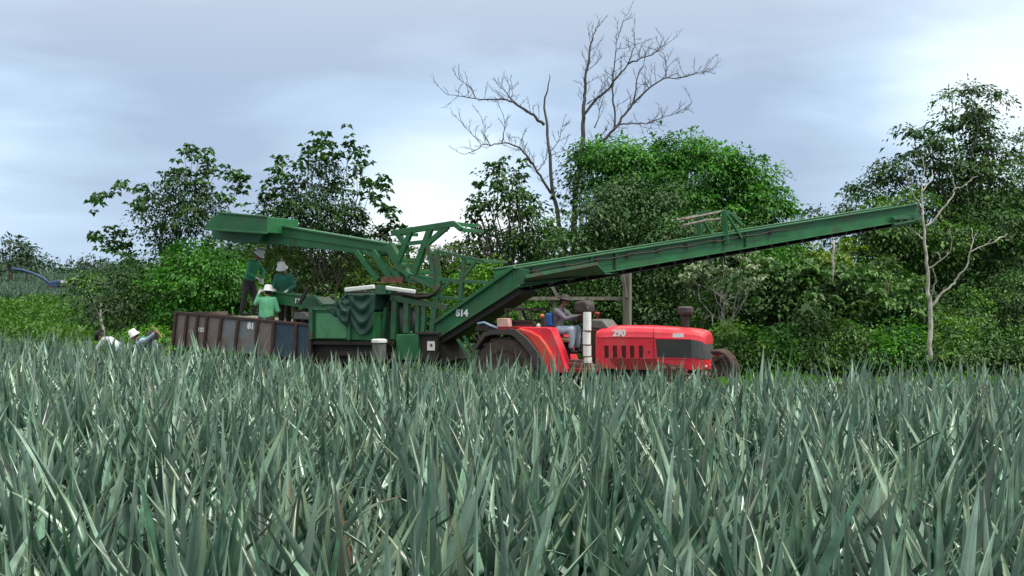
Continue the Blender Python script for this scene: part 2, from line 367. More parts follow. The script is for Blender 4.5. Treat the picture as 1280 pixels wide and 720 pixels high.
def glow(dx, dy, dz, r, soft):           # a thin, brighter place in the cloud layer
    d = Vector((dx, dy, dz)).normalized(); s = N.new('ShaderNodeVectorMath'); s.operation = 'DISTANCE'; s.inputs[1].default_value = d
    L.new(tc.outputs['Generated'], s.inputs[0])
    m_ = N.new('ShaderNodeMapRange'); m_.interpolation_type = 'SMOOTHSTEP'; m_.inputs[1].default_value = r; m_.inputs[2].default_value = soft; m_.inputs[3].default_value = 0; m_.inputs[4].default_value = 1
    m_.inputs[1].default_value, m_.inputs[2].default_value = soft, r
    L.new(s.outputs['Value'], m_.inputs[0]); return m_.outputs[0]
def mth(op, a, b):
    q = N.new('ShaderNodeMath'); q.operation = op; q.use_clamp = False
    for i, x in enumerate((a, b)):
        if isinstance(x, (int, float)): q.inputs[i].default_value = x
        else: L.new(x, q.inputs[i])
    return q.outputs[0]
g1 = glow(-.085, 1, .065, .01, .16); g2 = glow(.47, 1, .15, .05, .26); g3 = glow(-.42, 1, .22, .02, .15); g4 = glow(.02, 1, .02, .0, .2); g5 = glow(-.45, 1, .05, .0, .2)
sm = mth('ADD', mth('ADD', mth('MULTIPLY', g1, .62), mth('MULTIPLY', g2, .68)), mth('ADD', mth('MULTIPLY', g3, .12), mth('ADD', mth('MULTIPLY', g4, .35), mth('MULTIPLY', g5, .38))))
n2 = N.new('ShaderNodeTexNoise'); n2.inputs['Scale'].default_value = 3.4; n2.inputs['Detail'].default_value = 7; n2.inputs['Roughness'].default_value = .55; n2.inputs['Distortion'].default_value = .4
L.new(mp.outputs[0], n2.inputs['Vector'])
sm = mth('ADD', sm, mth('MULTIPLY', mth('SUBTRACT', n2.outputs[0], .5), .5))
cl = mth('ADD', sm, mth('MULTIPLY', mth('SUBTRACT', nz.outputs[0], .5), .8))
cr = N.new('ShaderNodeValToRGB'); e = cr.color_ramp.elements
e[0].position = 0.0; e[0].color = (.355, .455, .62, 1); e[1].position = 1; e[1].color = (1.0, 1.0, 1.0, 1)
q = e.new(.32); q.color = (.485, .635, .82, 1)
q = e.new(.62); q.color = (.74, .89, .98, 1)
L.new(cl, cr.inputs[0])
sc_ = N.new('ShaderNodeMixRGB'); sc_.blend_type = 'MULTIPLY'; sc_.inputs[0].default_value = 1; sc_.inputs[2].default_value = (10.0, 10.0, 10.0, 1); L.new(cr.outputs[0], sc_.inputs[1])
mx = N.new('ShaderNodeMixRGB'); mx.inputs[0].default_value = .92; L.new(sky.outputs[0], mx.inputs[1]); L.new(sc_.outputs[0], mx.inputs[2])
sx = N.new('ShaderNodeSeparateXYZ'); L.new(tc.outputs['Generated'], sx.inputs[0])
zr = N.new('ShaderNodeMapRange'); zr.interpolation_type = 'SMOOTHSTEP'; zr.inputs[1].default_value = .16; zr.inputs[2].default_value = .85; zr.inputs[3].default_value = 1; zr.inputs[4].default_value = 1.9
L.new(sx.outputs['Z'], zr.inputs[0])
vm = N.new('ShaderNodeVectorMath'); vm.operation = 'SCALE'; zm = N.new('ShaderNodeMapRange'); zm.inputs[1].default_value = .16; zm.inputs[2].default_value = .5; L.new(sx.outputs['Z'], zm.inputs[0])
zx = N.new('ShaderNodeMixRGB'); zx.inputs[2].default_value = (7.4, 7.35, 6.95, 1); L.new(zm.outputs[0], zx.inputs[0]); L.new(mx.outputs[0], zx.inputs[1])
L.new(zx.outputs[0], vm.inputs[0]); L.new(zr.outputs[0], vm.inputs['Scale'])
L.new(vm.outputs[0], bg.inputs['Color'])
sl = bpy.data.lights.new('sun', 'SUN'); sl.energy = 3.2; sl.angle = R(11); sl.color = (1, .95, .86)
so = bpy.data.objects.new('sun', sl); COL.objects.link(so)
sd = Vector((math.sin(SAZ)*math.cos(SEL), math.cos(SAZ)*math.cos(SEL), math.sin(SEL)))
so.rotation_euler = sd.to_track_quat('Z', 'Y').to_euler(); so.location = (10, -5, 30)
cam = bpy.data.cameras.new('camera'); cam.lens = 36*F/1280; cam.sensor_width = 36; cam.shift_y = (HY-360)/1280; cam.clip_end = 3000
co = bpy.data.objects.new('camera', cam); COL.objects.link(co); co.location = (0, 0, CAMZ); co.rotation_euler = (R(90), 0, 0); SC.camera = co
vs = SC.view_settings; vs.view_transform = 'Standard'; vs.look = 'None'; vs.exposure = .07; vs.gamma = 1; vs.use_curve_mapping = False

# ------------------------------------------------------------------ ground
def axis(lo, hi, n, p): t = np.linspace(-1, 1, n); return np.where(t < 0, lo*np.abs(t)**p, hi*np.abs(t)**p)
gx = axis(-900, 900, 221, 2.6); gy = np.concatenate([np.linspace(-60, 0, 15)[:-1], np.linspace(0, 60, 121)[:-1], 60+1500*np.linspace(0, 1, 100)**2.2])
X, Y = np.meshgrid(gx, gy); Z = ground(X, Y)
vv = np.stack([X, Y, Z], -1).reshape(-1, 3); nx, ny = len(gx), len(gy)
ii = (np.arange(ny-1)[:, None]*nx+np.arange(nx-1)[None]).ravel()
gm = bpy.data.materials.new('ground'); n_, l_, p_ = nt(gm)
tcg = n_.new('ShaderNodeTexCoord'); sep = n_.new('ShaderNodeSeparateXYZ'); l_.new(tcg.outputs['Object'], sep.inputs[0])
no1 = n_.new('ShaderNodeTexNoise'); no1.inputs['Scale'].default_value = .8; no1.inputs['Detail'].default_value = 8; l_.new(tcg.outputs['Object'], no1.inputs['Vector'])
soil = n_.new('ShaderNodeValToRGB'); soil.color_ramp.elements[0].color = (.025, .016, .012, 1); soil.color_ramp.elements[1].color = (.07, .038, .024, 1); l_.new(no1.outputs[0], soil.inputs[0])
gras = n_.new('ShaderNodeValToRGB'); gras.color_ramp.elements[0].position = .35; gras.color_ramp.elements[1].position = .65; gras.color_ramp.elements[0].color = (.03, .07, .015, 1); gras.color_ramp.elements[1].color = (.075, .16, .03, 1); l_.new(no1.outputs[0], gras.inputs[0])
mr = n_.new('ShaderNodeMapRange'); mr.inputs[1].default_value = 31.5; mr.inputs[2].default_value = 34; l_.new(sep.outputs['Y'], mr.inputs[0])
mg = n_.new('ShaderNodeMixRGB'); l_.new(mr.outputs[0], mg.inputs[0]); l_.new(soil.outputs[0], mg.inputs[1]); l_.new(gras.outputs[0], mg.inputs[2]); l_.new(mg.outputs[0], p_.inputs['Base Color']); p_.inputs['Roughness'].default_value = .95
go = link('ground', npmesh('ground', vv, np.stack([ii, ii+1, ii+nx+1, ii+nx], 1), {}, True), gm, None, (0, 0, 0)); go['kind'] = 'structure'

# ------------------------------------------------------------------ pineapple crop
def pine_arrays(seed, nleaf, nseg, hs=1.0, dryleaf=None):
    g = np.random.default_rng(seed); VV, QQ, RR, TT, DD, CC = [], [], [], [], [], []; o = 0
    lean = g.normal(size=2)*.10
    for i in range(nleaf):
        f = (i+.5)/nleaf; az = i*2.39996+g.normal()*.25
        el = R(20+58*f**.9+g.normal()*13); Ln = (.90+.48*math.sin(math.pi*(.25+.50*f)))*g.uniform(.82, 1.12)*hs; Wd = g.uniform(.076, .130)*(1 if f < .9 else .75)
        bend = R(g.normal(6, 12))*(1.25-f)+ (R(g.uniform(25, 60)) if g.random() < .08 else 0)
        t = np.linspace(0, 1, nseg+1); e = el-bend*t**1.3*1.6
        ds = Ln/nseg; r = np.concatenate([[0], np.cumsum(np.cos((e[1:]+e[:-1])/2)*ds)])+.03; z = np.concatenate([[0], np.cumsum(np.sin((e[1:]+e[:-1])/2)*ds)])-.18+.16*f
        yaw = az+g.normal()*.12*t**2
        ca, sa = np.cos(yaw), np.sin(yaw)
        w = Wd*(1-t**1.9)*(.75+.55*np.minimum(t*4, 1)*(1-.3*t)); w[-1] = .001
        c = np.stack([ca*r+lean[0]*z, sa*r+lean[1]*z, z], 1); sd_ = np.stack([-sa, ca, 0*t], 1)
        tw = g.normal()*.35*t; up = np.stack([-np.sin(e)*ca, -np.sin(e)*sa, np.cos(e)], 1)
        sdv = sd_*np.cos(tw)[:, None]+up*np.sin(tw)[:, None]
        a = c+sdv*w[:, None]*.5+up*(w*.40)[:, None]; b = c-sdv*w[:, None]*.5+up*(w*.40)[:, None]
        VV.append(np.stack([a, c, b], 1).reshape(-1, 3))
        k = np.arange(nseg)[:, None]*3+o
        QQ += [k+[[0, 1, 4, 3]], k+[[1, 2, 5, 4]]]; o += (nseg+1)*3
        rv = np.clip(g.beta(1.3, 1.6) + (.35 if g.random() < .04 else 0), 0, 1)
        RR.append(np.full((nseg+1)*3, rv)); CC.append(np.tile([-1., 0., 1.], nseg+1)); TT.append(np.repeat(t, 3)**(1 if g.random() < .6 else 3))
        if dryleaf is not None and i in dryleaf: dd = np.where((t > .48) & (t < .82), 1., 0.)
        elif g.random() < .03: dd = ss(.8, 1, t)
        else: dd = 0*t
        DD.append(np.repeat(dd, 3))
    return np.concatenate(VV), np.concatenate(QQ), np.concatenate(RR), np.concatenate(TT), np.stack([np.concatenate(DD), np.concatenate(CC)])
sp, sr = .54, .68
pts = []
for i in range(-80, 80):
    for j in range(-45, 4):
        s_ = (i+.5*(j % 2))*sp+random.uniform(-.09, .09); w_ = -.72+j*sr+random.uniform(-.09, .09)+(0 if j % 2 else .06)
        p = A0+U*s_+V*w_
        ok = (w_ < -.6) or (s_ > 5.0 and p.y < 25.6)
        if ok and p.y > 4.2 and abs(p.x) < .415*p.y+2.6: pts.append((p.x, p.y))
pts = np.array(pts); pz = ground(pts[:, 0], pts[:, 1])
toppx = 640+F*pts[:, 0]/pts[:, 1]; toppy = HY+F*(CAMZ-pz-1.05)/pts[:, 1]
vis = (toppx > -30) & (toppx < 1310) & (toppy < 728)
idx = np.argsort(np.where(vis, pts[:, 1], 1e9)); near = idx[:300]; far = np.setdiff1d(np.arange(len(pts)), near)
protos = []
for k in range(14):
    v, q, r, t, d = pine_arrays(100+k, 26, 10, 1.06)
    protos.append(npmesh('pineapple_plant', v, q, {'rnd': r, 'tt': t, 'dry': d[0], 'cc': d[1]}, False))
v, q, r, t, d = pine_arrays(140, 30, 10, 1.02, dryleaf=(19, 23, 26, 28)); dryproto = npmesh('pineapple_plant', v, q, {'rnd': r, 'tt': t, 'dry': d[0], 'cc': d[1]}, True)
def nearest(px, py):
    return min(near, key=lambda i: abs(toppx[i]-px)+abs(toppy[i]-py))
dry1 = nearest(372, 640); dry2 = nearest(448, 655)
for i in near:
    dr = i in (dry1, dry2)
    me = dryproto if dr else protos[random.randrange(14)]
    if not me.materials: me.materials.append(MT['pine'])
    o = bpy.data.objects.new('pineapple_plant', me); COL.objects.link(o)
    o.location = (pts[i, 0], pts[i, 1], pz[i]+(.05 if dr else 0)); s = random.gauss(1, .06)+(.05 if dr else 0); o.scale = (s, s, s*random.uniform(.92, 1.1)); o.rotation_euler = (random.gauss(0, .10), random.gauss(0, .10), random.uniform(0, 6.28))
    if i == dry1: o['label'] = 'pineapple plant with rusty brown leaf bands, left of the two browned ones'
    elif i == dry2: o['label'] = 'pineapple plant with rusty brown leaf bands, right of the two browned ones'
    else: o['label'] = 'all-green spiky pineapple plant with upright sword leaves in the near part of the crop'
    o['category'] = 'pineapple plant'; o['group'] = 'pineapple plants in the foreground'
lows = [pine_arrays(200+k, 22, 4) for k in range(10)]
VV, QQ, RR, TT, DD, CC, o_ = [], [], [], [], [], [], 0
which = rng.integers(0, 10, len(far))
for k in range(10):
    ids = far[which == k]; v, q, r, t, d = lows[k]; n = len(ids)
    a = rng.uniform(0, 6.28, n); s = rng.normal(1, .07, n)
    ca, sa = np.cos(a), np.sin(a)
    x = (v[None, :, 0]*ca[:, None]-v[None, :, 1]*sa[:, None])*s[:, None]+pts[ids, 0][:, None]
    y = (v[None, :, 0]*sa[:, None]+v[None, :, 1]*ca[:, None])*s[:, None]+pts[ids, 1][:, None]
    z = v[None, :, 2]*(s*rng.uniform(.85, 1.04, n))[:, None]+pz[ids][:, None]
    VV.append(np.stack([x, y, z], -1).reshape(-1, 3)); QQ.append((q[None]+(np.arange(n)*len(v))[:, None, None]).reshape(-1, 4)+o_); o_ += n*len(v)
    RR.append(np.tile(r, n)); TT.append(np.tile(t, n)); DD.append(np.tile(d[0], n)); CC.append(np.tile(d[1], n))
cp = link('pineapple_crop', npmesh('pineapple_crop', np.concatenate(VV), np.concatenate(QQ), {'rnd': np.concatenate(RR), 'tt': np.concatenate(TT), 'dry': np.concatenate(DD), 'cc': np.concatenate(CC)}, True), 'pine', None, (0, 0, 0))
tag(cp, 'dense grey-green pineapple crop stretching back to the tractor and trailer', 'crop'); cp['kind'] = 'stuff'

# ------------------------------------------------------------------ people
def person(label, loc, yaw, J, shirt, legs, hat='hatwhite', group=None, gloves=False, hatkind='bucket', boots='boot', hat_tip=None, curl=.5, root_name='person'):
    root = thing(root_name, label, 'person', loc, group); rot = Matrix.Rotation(yaw, 3, 'Z'); T = lambda p: rot @ Vector(p)+Vector(loc)
    S = {k: T(v) for k, v in J.items() if k != 'face'}; face = (rot @ Vector(J['face'])).normalized(); left = rot @ Vector((0, 1, 0))
    left = (left-face*left.dot(face)).normalized(); hup = face.cross(left).normalized()
    HR = Matrix((face, left, hup)).transposed()
    def torso(mb, k):
        for s in 'LR':
            h, sh = S['hip'+s], S['sh'+s]
            mb.cap(h+(S['pelvis']-h)*.15, h.lerp(sh, .5).lerp(S['pelvis'].lerp(S['chest'], .5), .35), .108+k, .092+k)
            mb.cap(h.lerp(sh, .5).lerp(S['pelvis'].lerp(S['chest'], .5), .35), S['chest'].lerp(sh, .5), .095+k, .10+k)
            mb.cap(S['chest'].lerp(sh, .4), sh, .09+k, .060+k)
        mb.cap(S['pelvis'], S['chest'], .12+k, .115+k)
    def arm(mb, s, k, end=1.0):
        mb.cap(S['sh'+s], S['el'+s], .058+k, .043+k); mb.cap(S['el'+s], S['el'+s].lerp(S['wr'+s], end), .043+k, .030+k*.8)
    def leg(mb, s, k, end=1.0):
        mb.cap(S['hip'+s], S['kn'+s], .088+k, .060+k); mb.cap(S['kn'+s], S['kn'+s].lerp(S['an'+s], .4), .060+k, .058+k); mb.cap(S['kn'+s].lerp(S['an'+s], .4), S['kn'+s].lerp(S['an'+s], end), .058+k, .040+k)
    def hand(mb, s, k=0.):
        d = (S['wr'+s]-S['el'+s]).normalized(); fl = Vector((0, 0, -1)); fl = (fl-d*fl.dot(d)); fl = fl.normalized() if fl.length > .1 else left
        sd2 = d.cross(fl).normalized()*(1 if s == 'L' else -1); p = S['wr'+s]
        mb.ell(p+d*.05, (.024+k, .024+k, .046+k), d.to_track_quat('Z', 'Y').to_matrix())
        for o2, ln in ((-.027, .062), (-.009, .074), (.009, .070), (.027, .055)):
            a = p+d*.065+sd2*o2; b2 = a+d*ln*.6+fl*ln*.15*curl*2+sd2*o2*.25; c2 = b2+d*ln*.35+fl*ln*.9*curl
            mb.cap(a, b2, .0095+k, .0085+k); mb.cap(b2, c2, .0085+k, .0075+k)
        a = p+d*.03-sd2*.02; b2 = a-sd2*.035+d*.03; mb.cap(a, b2, .011+k, .0095+k); mb.cap(b2, b2+d*.03+fl*.012, .0095+k, .008+k)
    b = MB(); torso(b, 0)
    for s in 'LR': arm(b, s, 0); leg(b, s, 0); hand(b, s)
    hd = S['head']
    b.cap(S['chest'], S['neck'], .06, .055); b.cap(S['neck'], hd-hup*.05, .055, .052)
    b.ell(hd+hup*.02, (.098, .076, .105), HR, 16, 12); b.ell(hd-hup*.055+face*.03, (.058, .052, .05), HR)
    b.ell(hd+face*.098-hup*.012, (.020, .012, .022), HR); b.ell(hd+face*.086-hup*.052, (.014, .026, .010), HR)
    for q in (-1, 1): b.ell(hd+left*.078*q, (.020, .010, .030), HR)
    for s in 'LR':
        an = S['an'+s]; fd = (rot @ Vector((1, 0, 0))); b.cap(an-Vector((0, 0, .035)), an+fd*.13-Vector((0, 0, .05)), .04, .03)
    remeshed(b, 'body', 'skin', root, .0085, 2)
    ey = MB()
    for q in (-1, 1): ey.ell(hd+face*.089+left*.031*q+hup*.012, (.008, .013, .008), HR, 8, 6)
    ey.build('eyes', 'eye', root, smooth=True)
    h = MB(); h.ell(hd+hup*.03-face*.014, (.100, .084, .102), HR, 16, 10); h.build('hair', 'hair', root, smooth=True)
    sh = MB(); torso(sh, .016)
    for s in 'LR': arm(sh, s, .016, .93)
    sh.cap(S['chest'], S['chest'].lerp(S['neck'], .8), .09, .068)
    remeshed(sh, 'shirt', shirt, root, .014, 3)
    tr_ = MB(); tr_.cap(S['hipL'], S['hipR'], .125, .125)
    for s in 'LR': leg(tr_, s, .022, .86)
    remeshed(tr_, 'trousers', legs, root, .014, 3)
    for s in 'LR':
        bt = MB(); an = S['an'+s]; fd = (rot @ Vector((1, 0, 0))); bt.cap(S['kn'+s].lerp(an, .62), an, .062, .056); bt.cap(an-Vector((0, 0, .03)), an+fd*.15-Vector((0, 0, .045)), .052, .040)
        remeshed(bt, 'boot', boots, root, .012, 2)
        if gloves:
            gl = MB(); hand(gl, s, .0045); gl.cap(S['el'+s].lerp(S['wr'+s], .86), S['wr'+s], .042, .036); remeshed(gl, 'glove', 'glove', root, .0085, 1)
    hc = hd+hup*.055-face*.005; ax = hup
    hm = MB()
    if hatkind == 'bucket': prof = [(-.03, .150), (-.022, .150), (.025, .108), (.12, .094), (.14, .066), (.145, .005)]
    else: prof = [(.0, .165), (.010, .168), (.020, .106), (.085, .100), (.108, .065), (.112, .005)]
    hm.lathe(hc, ax, prof, 24); hm.build('hat', hat, root, smooth=True)
    return root

def stand(lean=.12, drop=0, wrL=(.42, .12, 1.0), wrR=(.42, -.12, 1.0), elL=(.2, .24, 1.1), elR=(.2, -.24, 1.1), face=(.8, 0, -.6), step=.08):
    return dict(pelvis=(0, 0, .93), chest=(lean*.9, 0, 1.28), neck=(lean*1.25, 0, 1.42), head=(lean*1.6+.02, 0, 1.53), face=face,
                shL=(lean, .18, 1.35), shR=(lean, -.18, 1.35), elL=elL, elR=elR, wrL=wrL, wrR=wrR,
                hipL=(0, .09, .90), hipR=(0, -.09, .90), knL=(.04+step, .11, .48), knR=(.04-step, -.11, .48), anL=(step, .12, .085), anR=(-step*1.3, -.12, .085))

# ------------------------------------------------------------------ trailer
TW = .25
tr = thing('farm_trailer', 'open-topped steel farm trailer with brown, grey and dark blue side panels, three workers on it', 'trailer', (*(M(300, 430, 1.2).xy), float(ground(-6.9, 31))))
ribs = [(220, 391, 216, 432), (234, 393, 230, 434), (247, 394.3, 244, 435), (259, 395.5, 255, 436), (277, 397.2, 272, 438), (298, 399.4, 293, 440), (322, 401.6, 318, 443), (342, 403.2, 340, 445), (370, 405.6, 369, 448), (388, 407, 388, 450)]
pm = ['p_brown', 'p_brown', 'p_brown', 'p_brown', 'p_grey', 'p_grey', 'p_brown', 'p_blue', 'p_blue']
plab = {5: 'blue-grey panel', 8: 'dark blue panel at the front end'}
panels = []
for i in range(9):
    a, b = ribs[i], ribs[i+1]
    mb = MB().prism([M(a[0], a[1], TW), M(b[0], b[1], TW), M(b[2], b[3], TW), M(a[2], a[3], TW)], V*.04); panels.append(mb.build('side_panel', pm[i], tr))
for i, a in enumerate(ribs):
    MB().beam(M(a[0], a[1]+.5, TW-.03), M(a[2], a[3], TW-.03), .07, .07).build('rib', 'rib', tr, bevel=.006)
mb = MB()
for w_ in (TW-.01, TW+2.1): mb.beam(M(219, 390.4, w_), M(389, 406.2, w_) if w_ < 1 else M(389, 406.2, TW)+V*2.1, .09, .06)
P1, P2 = M(219, 390.4, TW), M(389, 406.2, TW); Zq = Vector((0, 0, .12))
mb = MB().beam(P1, P2, .09, .06).beam(P1+V*2.1-Zq, P2+V*2.1-Zq, .09, .06).beam(P1, P1+V*2.1-Zq, .08, .055).beam(P2, P2+V*2.1-Zq, .08, .055); mb.build('top_rail', 'rib', tr, bevel=.006)
B1, B2 = M(216, 432, TW+.05), M(388, 450, TW+.05)
MB().prism([P1+V*2.12-Zq, P2+V*2.12-Zq, B2+V*2.07, B1+V*2.07], V*.04).build('side_panel', 'p_brown', tr)
MB().prism([P1+V*.05, P1+V*2.05, B1+V*2.0, B1], U*.04).build('end_panel', 'p_brown', tr)
MB().prism([P2+V*.05, P2+V*2.05, B2+V*2.0, B2], -U*.04).build('end_panel', 'p_blue', tr)
MB().prism([B1, B2, B2+V*2.0, B1+V*2.0], Vector((0, 0, .06))).build('floor', 'rust', tr)
# plank decks the pickers stand on
D1 = M(262, 394.5, TW+.15)-Vector((0, 0, .03)); D2 = M(333, 401.5, TW+.15)-Vector((0, 0, .03))
D1 = D1+V*.75; D2 = D2+V*.75
MB().prism([D1, D2, D2+V*1.1, D1+V*1.1], Vector((0, 0, -.05))).build('plank_deck', 'wood', tr)
E1 = M(334, 412, TW+.2)+V*.5; E2 = M(384, 416, TW+.2)+V*.5
MB().prism([E1, E2, E2+V*1.4, E1+V*1.4], Vector((0, 0, -.05))).build('plank_deck', 'wood', tr)
def wheel(parent, c, r, wid, tm='rubber', rim='rust', lugs=0, axisv=None):
    ax = axisv or V; a = Vector(c)-ax*wid/2
    t = MB(); t._lathe(a, ax, [(0.02, r*.55), (0, r*.62), (0, r*.9), (wid*.15, r*.985), (wid*.85, r*.985), (wid, r*.9), (wid, r*.62), (wid-.02, r*.55)], 36)
    if lugs:
        x = ax.orthogonal().normalized() if abs(ax.z) > .5 else Vector((0, 0, 1)).cross(ax).normalized(); z = Vector((0, 0, 1))
        for k in range(lugs):
            for side in (0, 1):
                th = 2*math.pi*(k+.5*side)/lugs; th2 = th+.16
                e1 = x*math.cos(th)+z*math.sin(th); e2 = x*math.cos(th2)+z*math.sin(th2)
                p1 = a+ax*(wid*.02 if side == 0 else wid*.98)+e1*r*.97; p2 = a+ax*wid*.5+e2*r*1.0
                t.beam(p1, p2, .07, .055, up=e1)
    ty = t.build('wheel', tm, parent, bevel=0)
    m_ = MB(); m_._lathe(a+ax*.05, ax, [(0, .02), (0, r*.2), (.05, r*.25), (.06, r*.5), (0, r*.56), (wid-.1, r*.56), (wid-.1, .02)], 28); m_.build('rim', rim, ty)
    return ty
for s_ in (-8.9+.0, -7.9):
    p = A0+U*(s_-.3)+V*.5; wheel(tr, (p.x, p.y, float(ground(p.x, p.y))+.45), .45, .28)
    p = p+V*1.5; wheel(tr, (p.x, p.y, float(ground(p.x, p.y))+.45), .45, .28)
tx = (P2-P1).normalized(); up_ = tx.cross(-V)
text('107', 'number_marking', M(251.5, 412.5, TW-.012), .15, tx, panels[2])
text('81', 'number_marking', M(313.5, 407.8, TW-.012), .20, tx, panels[5], bold=.06)

# pickers on the trailer
yu = -R(25)
p = M(311, 393, 1.35); p.z = D1.z+.01
person('person in green shirt and white hat standing highest on the trailer, looking down', p, yu+.15,
       stand(.16, wrL=(.33, .10, .93), wrR=(.26, -.13, .98), elL=(.28, .24, 1.12), elR=(.10, -.25, 1.08), face=(.75, 0, -.55), step=.10), 'shirt_mid', 'trousers', group='pickers on the trailer', gloves=True)
p = M(357, 410, 1.5); p.z = M(355, 327, 1.5).z-1.73
person('person in dark teal shirt and white bucket hat standing behind the green conveyor trough', p, yu-R(75),
       stand(.14, wrL=(.30, .16, 1.0), wrR=(.36, -.18, 1.02), elL=(.10, .26, 1.10), elR=(.14, -.27, 1.10), face=(.85, .0, -.5)), 'shirt_teal', 'trousers', group='pickers on the trailer', gloves=True)
p = M(333, 440, .62); p.z = M(330, 356, .62).z-1.72
person('person in light green shirt seen from behind, low in the trailer, one arm raised', p, R(78),
       stand(.05, wrL=(.16, .27, 1.50), wrR=(.30, -.22, 1.08), elL=(.06, .31, 1.25), elR=(.05, -.28, 1.08), face=(.9, .35, -.15)), 'shirt_light', 'trousers', group='pickers on the trailer', gloves=True)

# ------------------------------------------------------------------ harvester
hv = thing('pineapple_harvester', 'green pineapple harvesting machine with two long conveyor booms, between trailer and tractor', 'harvester', (*(M(500, 430, 1.0).xy), .1))
Zv = Vector((0, 0, 1))
def frame(mb, segs, w, t=.09):
    for a, b_, c, d_, *k in segs: mb.beam(M(a, b_, w), M(c, d_, w), k[0] if k else t, k[0] if k else t)
# right boom
def channel(mb, a0, a1, h0, h1, inward, web=.03, fl=.09):   # an I-beam: top points a0, a1
    mb.prism([a0, a1, a1-Zv*h1, a0-Zv*h0], inward*web)
    dn = (a1-a0).normalized(); out = -inward
    mb.prism([a0+out*fl, a1+out*fl, a1+inward*.05, a0+inward*.05], Zv*.035)
    mb.prism([a0+out*fl-Zv*(h0+.03), a1+out*fl-Zv*(h1+.03), a1+inward*.05-Zv*(h1+.03), a0+inward*.05-Zv*(h0+.03)], Zv*.028)
b0 = at(641, 336.5, 27.4); b1 = at(1147, 255.5, 33.0)
def bp(px, dy=0, off=0):                  # a point on the boom's top edge under picture column px
    # intersect the column with the boom's vertical plane
    kx = (px-640)/F; d = b1-b0; t = (kx*b0.y-b0.x)/(d.x-kx*d.y); return b0+d*t
bd = (b1-b0); bn = Vector((-bd.y, bd.x, 0)).normalized(); H0, H1 = .40, .36
mb = MB(); channel(mb, b0, b1, H0, H1, bn); boom = mb.build('boom_side_beam', 'green', hv, bevel=.005)
mb = MB(); channel(mb, b0+bn*.95, b1+bn*.95, H0, H1, -bn); mb.build('boom_side_beam', 'green', hv, bevel=.005)
mb = MB(); q0, q1 = b0-Zv*.38, b1-Zv*.34; mb.prism([q0+bn*.05, q1+bn*.05, q1+bn*.90, q0+bn*.90], Zv*.02); mb.prism([q0+bn*.05-Zv*.17, q1+bn*.05-Zv*.15, q1+bn*.90-Zv*.15, q0+bn*.90-Zv*.17], Zv*.02)
for k in range(26):
    c = q0.lerp(q1, k/25)-Zv*.08; mb.tube([c+bn*.06, c+bn*.9], .05, 8)
mb.build('conveyor_belt', 'dark', hv)  # real belt, hung low and dark to draw the boom's shaded underside
for px in (738, 769, 932):
    t0 = bp(px)-bn*.045; MB().beam(t0+Zv*.0, t0-Zv*.42, .04, .05).build('stiffener', 'green_old', hv)
tp = bp(1112)-Zv*.22-bn*.05; tq = bp(1146)-Zv*.22-bn*.05
mb = MB().prism([tp, tq, tq-Zv*.26, tp-Zv*.28], -bn*.05).beam(tp-bn*.09-Zv*.2, tq-bn*.09-Zv*.18, .06, .05).beam(tp-bn*.09-Zv*.05, tp.lerp(tq, .6)-bn*.09-Zv*.09, .07, .06)
for k in (.25, .5, .75): mb.tube([tp.lerp(tq, k)-bn*.10-Zv*.12, tp.lerp(tq, k)-bn*.05-Zv*.12], .04, 8)
mb.build('boom_end_bracket', 'green_old', hv, bevel=.004)
mb = MB(); c = b1-Zv*.18; mb.tube([c+bn*.02, c+bn*.93], .13, 16); mb.build('end_roller', 'dark', hv, smooth=True)
mb = MB(); hp_ = []
for k in range(25):
    q_ = b0.lerp(b1, .02+.62*k/24)-bn*.07-Zv*(.10+.02*math.sin(k*1.9)); hp_.append(q_)
mb.tube(hp_, .016, 6); mb.build('hydraulic_line', 'dark', hv, smooth=True)
for k in range(9):
    q_ = b0.lerp(b1, .04+.62*k/9)-bn*.035-Zv*.10; MB().beam(q_-U*.03, q_+U*.03, .10, .09).build('hose_clip', 'rib', hv)
# bracket with tension rods standing on the boom
def bq(px, py, off=0): 
    kx = (px-640)/F; d = b1-b0; o = b0+bn*off; t = (kx*o.y-o.x)/(d.x-kx*d.y); y = o.y+d.y*t; return at(px, py, y)
mb = MB()
for off in (-.06, 1.0):
    mb.beam(bq(905, 263, -.06)+bn*(off+.06), bq(908, 306, -.06)+bn*(off+.06), .12, .06); mb.beam(bq(906, 264, -.06)+bn*(off+.06), bq(927, 298, -.06)+bn*(off+.06), .08, .05)
mb.beam(bq(906, 264), bq(906, 264)+bn*1.0, .07); mb.beam(bq(914, 267, 0), bq(928, 282, 0), .07).beam(bq(906, 264), bq(914, 267, 0), .06)
mb.build('tension_bracket', 'green', hv, bevel=.004)
mb = MB(); mb.tube([bq(904, 264), bq(880, 269), bq(856, 274)], .035, 6).tube([bq(904, 273), bq(880, 276), bq(853, 282)], .035, 6).tube([bq(904, 264, 1), bq(870, 270, 1), bq(846, 275, 1)], .035, 6); mb.build('tension_rod', 'wood', hv)
# sloping chute plate under the near side of the boom
c0, c1 = bp(642)-Zv*.27-bn*.55, bp(731)-Zv*.30-bn*.55; c0z = at(641, 346, c0.y).z; c1z = at(731, 329.5, c1.y).z; c0.z = c0z; c1.z = c1z
c2 = bp(783)-Zv*.62; c2.z = at(783, 340, c2.y).z; c3 = bp(657); c3.z = at(657, 354, c3.y).z
mb = MB().prism([c0, c1, bp(752)-bn*.2-Zv*.42, c2+bn*.2, c3+bn*.2], Zv*-.03); mb.beam(c0, c1, .05, .06); mb.build('chute_plate', 'green_old', hv)
